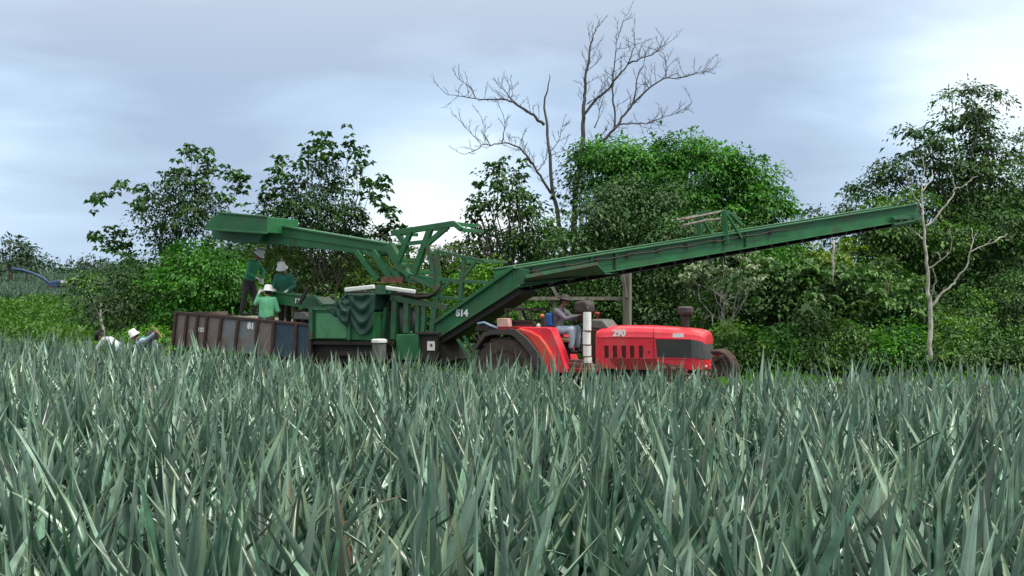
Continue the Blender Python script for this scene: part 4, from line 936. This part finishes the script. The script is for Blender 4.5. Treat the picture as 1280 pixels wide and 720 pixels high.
# ------------------------------------------------------------------ bare trees
def bare(name, label, lines, bark, d, twig=1.0, seed=3, low=None, base=None):
    root = thing(name, label, 'tree', gz(lines[0][1][0][0], d)); g = random.Random(seed); mb = MB()
    def w(px, py, dd): return at(px, py, d+dd)
    tw = []
    for r0, pl in lines:
        dd0 = g.uniform(-.3, .3) if r0 < lines[0][0] else 0; spread = g.uniform(-1, 1)
        pp = []
        for i, q in enumerate(pl): pp.append(w(q[0], q[1], dd0*0+spread*(i/len(pl))*(0.9 if r0 < lines[0][0] else 0)))
        # subdivide with wobble
        fine = []
        for i in range(len(pp)-1):
            for k in range(3): fine.append(pp[i].lerp(pp[i+1], k/3)+(Vector((g.uniform(-1, 1), g.uniform(-1, 1), g.uniform(-1, 1)))*.035 if k else Vector()))
        fine.append(pp[-1]); m = len(fine)
        mb.tube(fine, [max(.009, r0*.66*(1-.88*i/(m-1))) for i in range(m)], 7)
        tw.append((fine, r0))
    t2 = MB()
    for fine, r0 in tw:
        m = len(fine); st_ = 2 if r0 < lines[0][0]*.9 else (m if seed in (5, 12) else int(m*.55))
        for i in range(st_, m):
            for rep in range(2 if twig > .6 else 1):
                if g.random() > .75*twig: continue
                dirp = (fine[min(i+1, m-1)]-fine[i-1]).normalized(); v = Vector((g.uniform(-1, 1), g.uniform(-1, 1), g.uniform(-.35, 1.0))).normalized()
                v = (v+dirp*.6).normalized(); L_ = g.uniform(.3, .85)*twig; cur = fine[i]; pts_ = [cur]
                for k in range(4):
                    v = (v+Vector((g.uniform(-1, 1), g.uniform(-1, 1), g.uniform(-.6, 1.0)))*.35).normalized(); cur = cur+v*L_/4; pts_.append(cur)
                    if k in (1, 2, 3):
                        for _ in range(2):
                            v2 = (v+Vector((g.uniform(-1, 1), g.uniform(-1, 1), g.uniform(-.5, 1)))*.8).normalized(); e2 = cur+v2*L_*g.uniform(.2, .45)
                            t2.tube([cur, cur.lerp(e2, .5)+Vector((g.uniform(-1, 1), 0, g.uniform(-1, 1)))*.03, e2], [.005, .004, .003], 4)
                t2.tube(pts_, [.010, .009, .007, .006, .004], 5)
    mb.add(t2.v, t2.f)
    mb.build('trunk', bark, root, smooth=True)
    return root
bare('dead_tree', 'leafless dead tree with a snapped pointed top, the left of the two dead trees', [
    (.16, [(716, 440), (711, 360), (704.6, 304), (697, 268), (692, 247), (688, 208), (684, 168), (681, 140), (681, 122), (685, 108), (687, 93)]),
    (.085, [(680, 156), (670, 147), (659, 139), (646, 131), (634, 125), (612, 124), (594, 123), (573, 120), (556, 116)]),
    (.05, [(644, 130), (634, 117), (626, 110)]), (.03, [(638, 124), (641, 117), (640, 108)]),
    (.075, [(689, 242), (678, 225), (669, 210), (661, 198), (652, 187), (640, 181), (627, 179), (614, 182), (602, 181), (590, 168), (577, 153)]),
    (.04, [(664, 205), (656, 188), (649, 172)]), (.035, [(627, 179), (631, 160), (629, 143)]), (.03, [(602, 182), (590, 190), (580, 193)]),
    (.03, [(688, 196), (698, 190), (708, 189)]), (.03, [(687, 190), (700, 172), (705, 150)]), (.025, [(612, 181), (606, 165), (603, 150)]),
    (.03, [(594, 122), (588, 108), (575, 100)]), (.035, [(672, 213), (680, 205), (684, 192)])], 'deadbark', 43, .75, 5)
bare('dead_tree', 'leafless dead tree with tall spreading grey branches, the right of the two dead trees', [
    (.19, [(716, 440), (717, 330), (719, 252), (722, 220), (727.5, 193), (729, 168), (729.6, 147.5), (731, 125), (731.7, 106), (734, 85), (737, 64), (741, 50), (744, 35)]),
    (.08, [(729, 144), (742, 128), (757, 114), (768, 100), (782, 85), (789, 70), (794, 56), (792, 36)]),
    (.05, [(785, 80), (800, 73), (815, 68), (832, 56)]),
    (.10, [(723, 216), (734, 192), (748, 177), (760, 170), (771, 158), (781, 143), (790, 131), (807, 114), (820, 104), (832, 97.5), (848, 97), (861, 95), (882, 86)]),
    (.045, [(773, 156), (790, 154), (807, 155), (820, 150), (832, 145), (848, 140), (865, 129)]),
    (.06, [(768, 160), (768, 135), (765, 110), (767, 90), (769, 72), (770, 56), (774, 42), (782, 20)]),
    (.045, [(789, 132), (795, 112), (798, 93), (804, 82), (807, 70)]), (.035, [(832, 97), (834, 85), (829, 66)]), (.03, [(861, 94), (872, 92), (884, 90)]),
    (.03, [(734, 130), (748, 122), (756, 104)]), (.03, [(733, 90), (742, 82), (752, 70)]), (.035, [(743, 160), (749, 140), (746, 128)])], 'deadbark', 44, .85, 9)
bare('bare_tree', 'slender pale-barked leafless tree at the tip of the right boom', [
    (.105, [(1162.5, 452), (1163, 420), (1163, 383), (1160, 355), (1157.6, 329), (1155.5, 305), (1155, 283), (1153, 255), (1152, 226), (1156, 210), (1152, 196)]),
    (.055, [(1155.5, 284), (1168, 275), (1180, 259), (1190, 247), (1194, 234), (1192, 222), (1188, 212)]), (.03, [(1193, 238), (1206, 231), (1222, 220)]),
    (.06, [(1163, 386), (1178, 366), (1190, 356), (1196.6, 348), (1208, 334), (1213, 315), (1228, 308), (1244, 302), (1259, 292)]), (.03, [(1212, 318), (1217, 300), (1214, 285)]),
    (.04, [(1159, 336), (1172, 328), (1188, 315), (1190, 300), (1187, 285)]), (.035, [(1154, 262), (1144, 248), (1136, 232), (1134, 208)]), (.03, [(1155, 300), (1146, 292), (1140, 290)]),
    (.035, [(1153, 240), (1162, 228), (1165, 212)]), (.03, [(1244, 302), (1252, 296), (1262, 300)]), (.045, [(1164, 370), (1170, 352), (1166, 335)])], 'palebark', 32.7, .28, 12)

# ------------------------------------------------------------------ leafy trees and shrubs
TG = 'trees along the field edge'; SG = 'shrubs along the field edge'
def lb_(l, d): return [lobe(*q, d+random.uniform(-.7, .7)) for q in l]
# big rounded tree
tree('broadleaf_tree', 'large round-topped bright green tree behind the tractor, behind the dead trees', 'tree', 850, 42, lb_([(765, 192, 45, 24), (800, 195, 50, 26), (850, 190, 50, 22), (895, 196, 48, 20), (935, 218, 42, 24), (960, 242, 32, 24), (870, 225, 80, 35), (800, 225, 55, 35), (975, 262, 20, 16), (930, 260, 60, 34), (860, 270, 90, 34)], 42), 15, .15, 'lf_sat', tr=.16, seed=11, hollow=.25, group=TG, fork=.5)
tree('broadleaf_tree', 'darker grey-green tree in front of the large round tree, directly above the boom', 'tree', 775, 38, lb_([(775, 232, 40, 20), (745, 262, 34, 22), (795, 262, 50, 26), (830, 240, 34, 20), (770, 295, 66, 26), (840, 290, 60, 30), (720, 300, 34, 24), (900, 290, 55, 26), (800, 330, 80, 30)], 38), 15, .13, 'lf_grey', tr=.16, seed=12, group=TG, tone=(0, .8))
tree('broadleaf_tree', 'dark narrow leafy column climbing the trunk of the right dead tree', 'tree', 728, 43, lb_([(722, 185, 11, 14), (730, 210, 22, 30), (724, 240, 14, 20), (745, 195, 22, 20)], 43.2), 13, .15, 'lf_dark', tr=.08, seed=13, group=TG)
tree('broadleaf_tree', 'loose dark green tree with open crown left of the dead trees', 'tree', 645, 40, lb_([(630, 215, 18, 12), (640, 236, 24, 16), (612, 255, 18, 9), (650, 262, 30, 20), (607, 282, 22, 10), (672, 285, 28, 24), (640, 300, 44, 18), (690, 300, 26, 20)], 40), 11, .16, 'lf_dark', tr=.12, seed=14, group=TG, hollow=.1, rose=[at(x, y, 40+random.uniform(-.5, .5)) for x, y in ((628, 204), (616, 208), (602, 252), (592, 268), (588, 276), (645, 212), (652, 222), (598, 262), (622, 232), (700, 262), (668, 246), (600, 232))], rleaf=.19)
tree('cecropia_tree', 'tall open cecropia with dark rosette leaves against the sky, above the left boom', 'tree', 416, 40, lb_([(400, 205, 28, 14), (362, 228, 24, 16), (418, 228, 30, 16), (392, 250, 50, 20), (350, 262, 34, 18), (440, 262, 26, 15), (405, 282, 60, 18), (465, 290, 22, 10), (330, 275, 26, 14)], 40), 11, .14, 'lf_dark', 'bark', tr=.07, seed=15, group=TG, hollow=.1, tone=(0, .6),
     rose=[at(x, y, 40+random.uniform(-.8, .8)) for x, y in ((392, 178), (403, 174), (414, 180), (388, 190), (436, 178), (440, 188), (450, 192), (452, 202), (446, 206), (350, 204), (346, 214), (356, 216), (340, 226), (466, 228), (476, 232), (458, 232), (480, 236), (470, 244), (484, 260), (474, 256), (488, 268), (492, 282), (480, 290), (498, 284), (378, 200), (405, 196), (425, 196), (335, 236), (330, 244), (448, 242), (456, 272), (410, 186), (398, 186))], rleaf=.20)
tree('cecropia_tree', 'sparse cecropia with a few long bare stalks reaching left, leftmost tall tree above the trailer', 'tree', 182, 38, lb_([(232, 225, 26, 14), (205, 240, 26, 15), (245, 245, 30, 18), (200, 268, 30, 18), (235, 275, 36, 20), (205, 300, 34, 18), (255, 262, 22, 14), (222, 212, 12, 12)], 38), 10, .14, 'lf_dark', 'bark', tr=.06, seed=16, group=TG, hollow=.1, tone=(0, .6),
     rose=[at(x, y, 38+random.uniform(-.8, .8)) for x, y in ((230, 190), (240, 187), (250, 188), (262, 200), (256, 206), (266, 214), (272, 208), (220, 216), (212, 218), (232, 217), (255, 222), (290, 222), (300, 222), (306, 232), (294, 234), (150, 232), (146, 236), (120, 248), (125, 254), (172, 238), (178, 250), (168, 256), (115, 298), (122, 300), (138, 290), (150, 292), (146, 302), (158, 306), (134, 312), (150, 316), (165, 318), (262, 236), (278, 252), (285, 244))], rleaf=.19)
tree('leafy_shrub', 'tall rounded bright green bush behind the trailer', 'bush', 262, 35.2, lb_([(232, 318, 30, 20), (262, 322, 34, 22), (210, 345, 26, 24), (250, 350, 44, 28), (290, 350, 32, 32), (275, 385, 46, 30), (225, 385, 40, 30), (312, 370, 20, 34), (250, 415, 60, 20)], 35.4), 20, .12, 'lf_sat', tr=.09, seed=17, group=SG, hollow=.3)
tree('leafy_shrub', 'dark vine-covered bush left of the tall bright bush', 'bush', 155, 36, lb_([(150, 350, 16, 20), (158, 380, 20, 26), (180, 365, 18, 24), (170, 405, 26, 22), (192, 400, 20, 26)], 36.5), 20, .11, 'lf_dark', tr=.07, seed=18, group=SG)
tree('leafy_shrub', 'low lime-green bush beside the stooping pickers', 'bush', 170, 34, lb_([(165, 420, 34, 12), (205, 418, 24, 14), (120, 428, 26, 9)], 34), 22, .10, 'lf_lime', tr=.05, seed=19, group=SG)
tree('wispy_tree', 'thin pale-trunked young tree with wispy grey-green leaves at the far left of the crop edge', 'tree', 128, 37, lb_([(130, 345, 26, 18), (112, 365, 20, 18), (140, 375, 18, 18), (125, 395, 26, 18)], 37.3), 7, .09, 'lf_pale', 'palebark', tr=.035, seed=20, hollow=.0, tone=(0, .5), fork=.9)
tree('broadleaf_tree', 'olive-green thicket tree with pale stems under the left boom', 'tree', 400, 41, lb_([(330, 300, 34, 20), (365, 310, 36, 22), (420, 315, 40, 20), (470, 320, 40, 20), (440, 345, 50, 22), (380, 350, 46, 26), (335, 345, 32, 26), (340, 385, 40, 26), (390, 385, 40, 22)], 41), 12, .12, 'lf_olive', 'bark', tr=.09, nlimb=4, seed=21, group=TG, tone=(0, .6), fork=.3)
tree('broadleaf_tree', 'bushy tree filling the gap behind the harvester trestle', 'tree', 560, 41, lb_([(520, 320, 30, 14), (550, 315, 30, 12), (590, 308, 34, 12), (545, 345, 40, 22), (600, 340, 40, 26), (500, 355, 34, 24)], 41), 14, .12, 'lf_olive', tr=.1, seed=22, group=TG, tone=(.1, .9))
tree('leafy_shrub', 'yellow-green bush seen through the rails beside the elevator', 'bush', 600, 36, lb_([(585, 345, 26, 20), (610, 335, 20, 14), (570, 375, 34, 24), (620, 385, 30, 22), (655, 385, 30, 20)], 36.5), 17, .12, 'lf_lime', tr=.07, seed=23, group=SG, tone=(0, .7))
tree('leafy_shrub', 'shadowy bush between trailer and harvester, behind the trough', 'bush', 400, 36, lb_([(350, 395, 34, 26), (400, 385, 36, 22), (460, 380, 36, 26), (520, 385, 34, 26), (440, 415, 60, 22), (540, 415, 50, 20)], 36.5), 13, .13, 'lf_mid', tr=.07, seed=24, group=SG, tone=(0, .8))
tree('leafy_shrub', 'dark bush right behind the tractor driver', 'bush', 705, 36, lb_([(680, 345, 36, 20), (720, 370, 36, 26), (690, 400, 40, 26), (755, 355, 40, 24), (760, 395, 34, 26)], 37), 13, .12, 'lf_mid', tr=.07, seed=25, group=SG, tone=(0, .5))
tree('leafy_shrub', 'dark bush behind the tractor hood', 'bush', 820, 36, lb_([(820, 345, 40, 24), (815, 385, 40, 24), (870, 365, 36, 24), (860, 400, 40, 24), (820, 425, 60, 20)], 37), 12, .12, 'lf_dark', tr=.07, seed=26, group=SG, tone=(0, .8))
# pale-leaved cecropia shrub
tree('cecropia_tree', 'small cecropia with long arching pale branches and whitish leaves above the tractor nose', 'tree', 900, 34.6, lb_([(880, 335, 26, 10), (930, 345, 26, 10), (905, 365, 24, 12)], 34.8), 6, .15, 'lf_grey', 'palebark', tr=.05, seed=27, hollow=0, tone=(0, .5), fork=.75,
     rose=[at(x, y, 34.7+random.uniform(-.5, .5)) for x, y in ((931, 308), (888, 320), (903, 314), (890, 340), (901, 338), (915, 341), (941, 326), (946, 332), (939, 353), (862, 340), (870, 334), (910, 388), (882, 393), (935, 362), (950, 350), (862, 352), (920, 320), (898, 343))], rleaf=.17, rtone=(.6, 1), rose_m='lf_pale')
fr = [(905, 425, 44, 22, 'lf_mid', 'rounded mid-green bush just right of the tractor nose'), (960, 430, 44, 22, 'lf_sat', 'bright bush second from the tractor nose'), (1010, 415, 40, 30, 'lf_grey', 'grey-green bush below the fallen pale branch'),
      (1060, 425, 44, 26, 'lf_mid', 'leafy bush left of the pale bare tree'), (1115, 428, 44, 24, 'lf_sat', 'bright low bush at the foot of the pale bare tree, on its left'), (1185, 425, 44, 26, 'lf_mid', 'leafy bush at the right foot of the pale bare tree'), (1240, 435, 44, 20, 'lf_dark', 'dark bush at the right edge of the field'), (1300, 425, 44, 28, 'lf_dark', 'dark bush cut by the right border of the picture')]
for k, (px, py, rx, ry, m, lab) in enumerate(fr):
    d = 33.2+.25*(k % 3)
    tree('leafy_shrub', lab, 'bush', px, d, lb_([(px, py, rx*.75, ry), (px-rx*.5, py+10, rx*.55, ry*.7), (px+rx*.5, py+6, rx*.6, ry*.8), (px+rx*.1, py-ry*.7, rx*.5, ry*.6)], d), 21, .12, m, tr=.05, seed=40+k, group=SG, hollow=.3)
mid = [(900, 375, 50, 34, 36, 'lf_mid', 'low bushy tree behind the pale-leaved cecropia', .14), (975, 355, 44, 30, 36, 'lf_grey', 'grey-green bushy tree right of the pale-leaved cecropia', .2), (965, 315, 34, 22, 37, 'lf_sat', 'small fresh green tree just under the boom, right of its bracket', .14), (1040, 365, 50, 34, 36.5, 'lf_grey', 'bushy tree with drooping grey-green leaves right of centre', .2), (1030, 330, 34, 20, 38, 'lf_olive', 'thin olive tree below the sky gap', .13),
       (1090, 345, 44, 30, 37, 'lf_mid', 'leafy tree under the middle of the right boom half', .16), (1125, 385, 44, 32, 36, 'lf_grey', 'grey-green tree left of the pale bare trunk', .16), (1205, 395, 50, 34, 36.5, 'lf_mid', 'bushy tree right of the pale bare trunk', .15), (1265, 385, 50, 46, 37, 'lf_dark', 'dark dense tree at the right edge, lower one', .15)]
for px, py, rx, ry, d, m, lab, lf in mid:
    tree('broadleaf_tree', lab, 'tree', px, d, lb_([(px, py, rx*.7, ry*.8), (px-rx*.55, py+8, rx*.5, ry*.7), (px+rx*.55, py+4, rx*.5, ry*.7), (px+rx*.15, py-ry*.6, rx*.5, ry*.5), (px-rx*.2, py+ry*.7, rx*.7, ry*.5)], d), 14, lf*.85, m, tr=.07, seed=int(px), group=TG, hollow=.2, flat=.3,
         rose=[at(px+random.uniform(-1, 1)*rx, py+random.uniform(-1, .9)*ry, d-random.uniform(0, 1.2)) for _ in range(26)] if m in ('lf_grey', 'lf_olive') else None, rleaf=.19, nlimb=9, rtone=(.4, 1))
tree('broadleaf_tree', 'very tall layered dark green tree at the right, highest of all leafy trees', 'tree', 1215, 41, lb_([(1212, 112, 22, 9), (1240, 118, 16, 7), (1190, 118, 12, 7), (1215, 138, 34, 10), (1200, 152, 28, 10), (1228, 158, 26, 9), (1150, 162, 22, 9), (1165, 178, 30, 10), (1220, 182, 40, 12), (1145, 192, 24, 9), (1110, 205, 26, 9), (1255, 195, 26, 10), (1190, 205, 40, 12), (1235, 215, 42, 14), (1120, 222, 34, 10), (1175, 232, 44, 14), (1095, 240, 30, 10), (1250, 245, 36, 18), (1210, 260, 54, 20)], 41), 12, .15, 'lf_dark', tr=.13, seed=61, group=TG, hollow=.1, flat=.3, fork=.6)
tree('broadleaf_tree', 'middle-height green tree behind the boom tip', 'tree', 1120, 39, lb_([(1100, 262, 38, 14), (1140, 250, 40, 14), (1075, 275, 24, 10), (1120, 290, 50, 20), (1180, 290, 46, 18), (1080, 305, 40, 16), (1160, 320, 54, 22)], 39), 14, .15, 'lf_mid', tr=.14, seed=62, group=TG, hollow=.1, flat=.35)
tree('broadleaf_tree', 'dense dark tree at the right edge, upper one behind the pale bare branches', 'tree', 1255, 39.5, lb_([(1245, 280, 46, 22), (1285, 265, 34, 26), (1225, 310, 50, 22), (1275, 315, 46, 28), (1240, 345, 60, 24)], 39.5), 15, .13, 'lf_dark', tr=.11, seed=63, group=TG, hollow=.2)
tree('broadleaf_tree', 'thin-crowned tree cut by the right border, sky showing through', 'tree', 1295, 47, lb_([(1282, 165, 16, 8), (1276, 190, 14, 8), (1290, 205, 20, 10), (1272, 222, 16, 8), (1300, 180, 24, 14), (1285, 240, 20, 10)], 47), 10, .15, 'lf_dark', tr=.14, seed=64, group=TG, hollow=.1)
tree('wispy_tree', 'thin sparse tree standing in the sky gap left of the tallest tree', 'tree', 1035, 41, lb_([(1020, 262, 14, 6), (1045, 270, 18, 7), (1035, 290, 24, 9), (1060, 255, 14, 7), (1005, 285, 14, 8), (1060, 300, 20, 12), (1010, 315, 22, 10), (1065, 232, 10, 6)], 41), 8, .15, 'lf_dark', 'palebark', tr=.06, seed=65, hollow=0)
# pale stems in the understory
for k, (a, b_, c, d_, dd, lab) in enumerate(((1042, 300, 1040, 355, 35.3, 'thin white trunk standing in the undergrowth below the sky gap'), (965, 408, 988, 436, 34.0, 'pale fallen branch slanting over the dark hollow right of the tractor'), (1108, 350, 1112, 405, 35.0, 'short thin brown stem left of the pale bare tree'))):
    o = MB().tube(wob(at(a, b_, dd), (at(c, d_, dd)), 5, .03, k), [.03, .034, .036, .038, .04, .042], 7).build('trunk', 'palebark' if k < 2 else 'bark', thing('bare_tree' if k != 1 else 'fallen_branch', lab, 'tree' if k != 1 else 'branch', at(c, d_, dd)), smooth=True)

# deeper wood behind the field edge
pw = []
for d, y0, n in ((47, 1.0, 70), (52, 1.0, 60)):
    for k in range(n):
        px = random.uniform(150, 1330)
        topy = np.interp(px, [150, 200, 300, 480, 520, 580, 700, 760, 950, 1000, 1050, 1100, 1200, 1330], [350, 310, 300, 310, 335, 330, 300, 230, 250, 345, 340, 290, 230, 240])
        py = random.uniform(topy+15, 430); pw.append(lobe(px, py, random.uniform(28, 50), random.uniform(18, 30), d+random.uniform(-1.5, 1.5)))
fo = foliage('wood', crown(pw, 13, .26, .33, 24, .5, .2, (0, .6), 77), 'lf_dark', None); fo['kind'] = 'stuff'; tag(fo, 'dark mass of forest behind the row of separate trees', 'forest')
# far left tree line and landmarks
pf = []
for k in range(150):
    px = random.uniform(-60, 330); d = random.uniform(165, 185); py = np.interp(px, [-60, 20, 60, 100, 140, 330], [322, 322, 328, 335, 328, 325])+random.uniform(2, 24)
    pf.append(lobe(px, py, random.uniform(9, 18), random.uniform(6, 11), d, 2.5))
fo = foliage('far_forest', crown(pf, 2.2, .5, 1.0, 18, .6, .2, (0, 1), 78), 'lf_far', None); fo['kind'] = 'stuff'; tag(fo, 'distant tree line beyond the far field on the left', 'forest')
tree('broadleaf_tree', 'distant flat-crowned tree rising above the tree line at the left border', 'tree', 14, 120, [lobe(12, 300, 12, 4, 120), lobe(20, 306, 14, 4, 120), lobe(8, 313, 12, 3, 120), lobe(6, 330, 16, 8, 120)], 2.5, .4, 'lf_far', tr=.2, seed=70, cr=.6, per=20, group='distant trees on the left')
tree('broadleaf_tree', 'smaller distant tree with round top right of the flat-crowned one', 'tree', 34, 122, [lobe(34, 309, 7, 4, 122), lobe(30, 318, 10, 4, 122), lobe(38, 326, 9, 5, 122)], 2.5, .4, 'lf_far', tr=.15, seed=71, cr=.5, per=20, group='distant trees on the left')
tree('broadleaf_tree', 'distant dome-shaped dark tree just left of the sparse cecropia', 'tree', 118, 125, [lobe(118, 325, 9, 8, 125), lobe(112, 332, 12, 6, 125)], 4, .4, 'lf_far', tr=.15, seed=72, cr=.5, per=20, group='distant trees on the left')
def hedge(px, d, py, rx, ry, lab, m, seed, leaf=.2):
    return tree('leafy_shrub', lab, 'bush', px, d, [lobe(px-rx*.5, py+3, rx*.5, ry*.8, d), lobe(px+rx*.45, py+2, rx*.55, ry*.8, d), lobe(px, py-2, rx*.5, ry, d)], 8, leaf, m, tr=.06, seed=seed, cr=.35, per=22)
hedge(100, 64, 385, 34, 14, 'mid-distance green bushes right of the far field', 'lf_mid', 80)
hedge(112, 75, 350, 30, 14, 'distant bushes at the right end of the far field', 'lf_mid', 83, .25)

# ground cover
def cover(name, label, region, n, leaf, m, h, seed, cat):
    g = np.random.default_rng(seed); P = []
    x0, x1, d0, d1 = region; px = g.uniform(x0, x1, n); d = g.uniform(d0, d1, n)
    x = (px-640)/F*d; z = ground(x, d)
    lump = .5+.5*np.sin(x*1.3+g.random()*6)*np.sin(d*.9)
    P = np.stack([x, d, z+g.random(n)*h*(.35+.65*lump)], 1)
    dr = g.normal(size=(n, 3)); dr[:, 2] = np.abs(dr[:, 2])*.8+.3; nm = g.normal(size=(n, 3))*.5; nm[:, 2] += 1
    L_ = leaf*g.uniform(.6, 1.4, n)
    o = foliage(name, [leaf_arrays(P, dr, nrm(nm), L_, L_*.45, np.clip(g.beta(2, 2, n)*.6+lump*.4, 0, 1))], m, None); o['kind'] = 'stuff'; tag(o, label, cat); return o
cover('undergrowth', 'bright lime-green low undergrowth between crop and far field on the left', (-60, 260, 37, 80), 90000, .2, 'lf_mid', .9, 90, 'undergrowth')
cover('verge_weeds', 'low green weeds along the back edge of the crop', (520, 1340, 27.8, 34), 60000, .11, 'lf_lime', .45, 91, 'weeds')
cover('understory', 'shaded low plants beneath the trees at the field edge', (150, 1340, 34, 46), 60000, .17, 'lf_mid', .6, 92, 'undergrowth')
# far pineapple field
g = np.random.default_rng(95); n = 26000; px = g.uniform(-70, 180, n); d = g.uniform(84, 150, n); d = np.round(d/1.0)*1.0+g.normal(size=n)*.14
x = (px-640)/F*d; z = ground(x, d); P = np.stack([x, d, z+.3], 1); dr = g.normal(size=(n, 3))*.5; dr[:, 2] = 1
o = foliage('far_crop', [leaf_arrays(P, dr, nrm(g.normal(size=(n, 3))), g.uniform(.5, .9, n), np.full(n, .2), g.random(n))], leafmat('far_crop', (.06, .11, .075), (.09, .16, .11), (.13, .21, .14), .1), None); o['kind'] = 'stuff'; tag(o, 'grey-green pineapple field on the slope far left', 'crop')
# distant second machine
fm = thing('distant_harvester', 'small blue harvesting machine with a curved boom working in the far field on the left', 'harvester', Vector(((75-640)/F*100, 100, float(ground(-36, 100)))))
D = 100
MB().prism([at(60, 352, D), at(72, 350, D), at(90, 352, D), at(92, 365, D), at(58, 365, D)], (0, 2, 0)).build('body', 'hazeblue', fm, bevel=.1)
MB().prism([at(76, 350.5, D-.1), at(90, 351, D-.1), at(90, 354, D-.1), at(76, 353.5, D-.1)], (0, 1.5, 0)).build('cover', 'white', fm)
MB().tube([at(14, 336, D+1), at(28, 337.5, D+1), at(42, 342, D+1), (at(54, 348, D+1)), at(64, 356, D+1)], .11, 8).build('boom', 'hazeblue', fm, smooth=True)
for a in (64, 84): MB().tube([at(a, 364, D-.2), at(a, 364, D+.3)], .5, 14).build('wheel', 'rubber', fm)
MB().beam(at(84, 350, D), at(96, 346, D), .15).build('arm', 'hazeblue', fm)
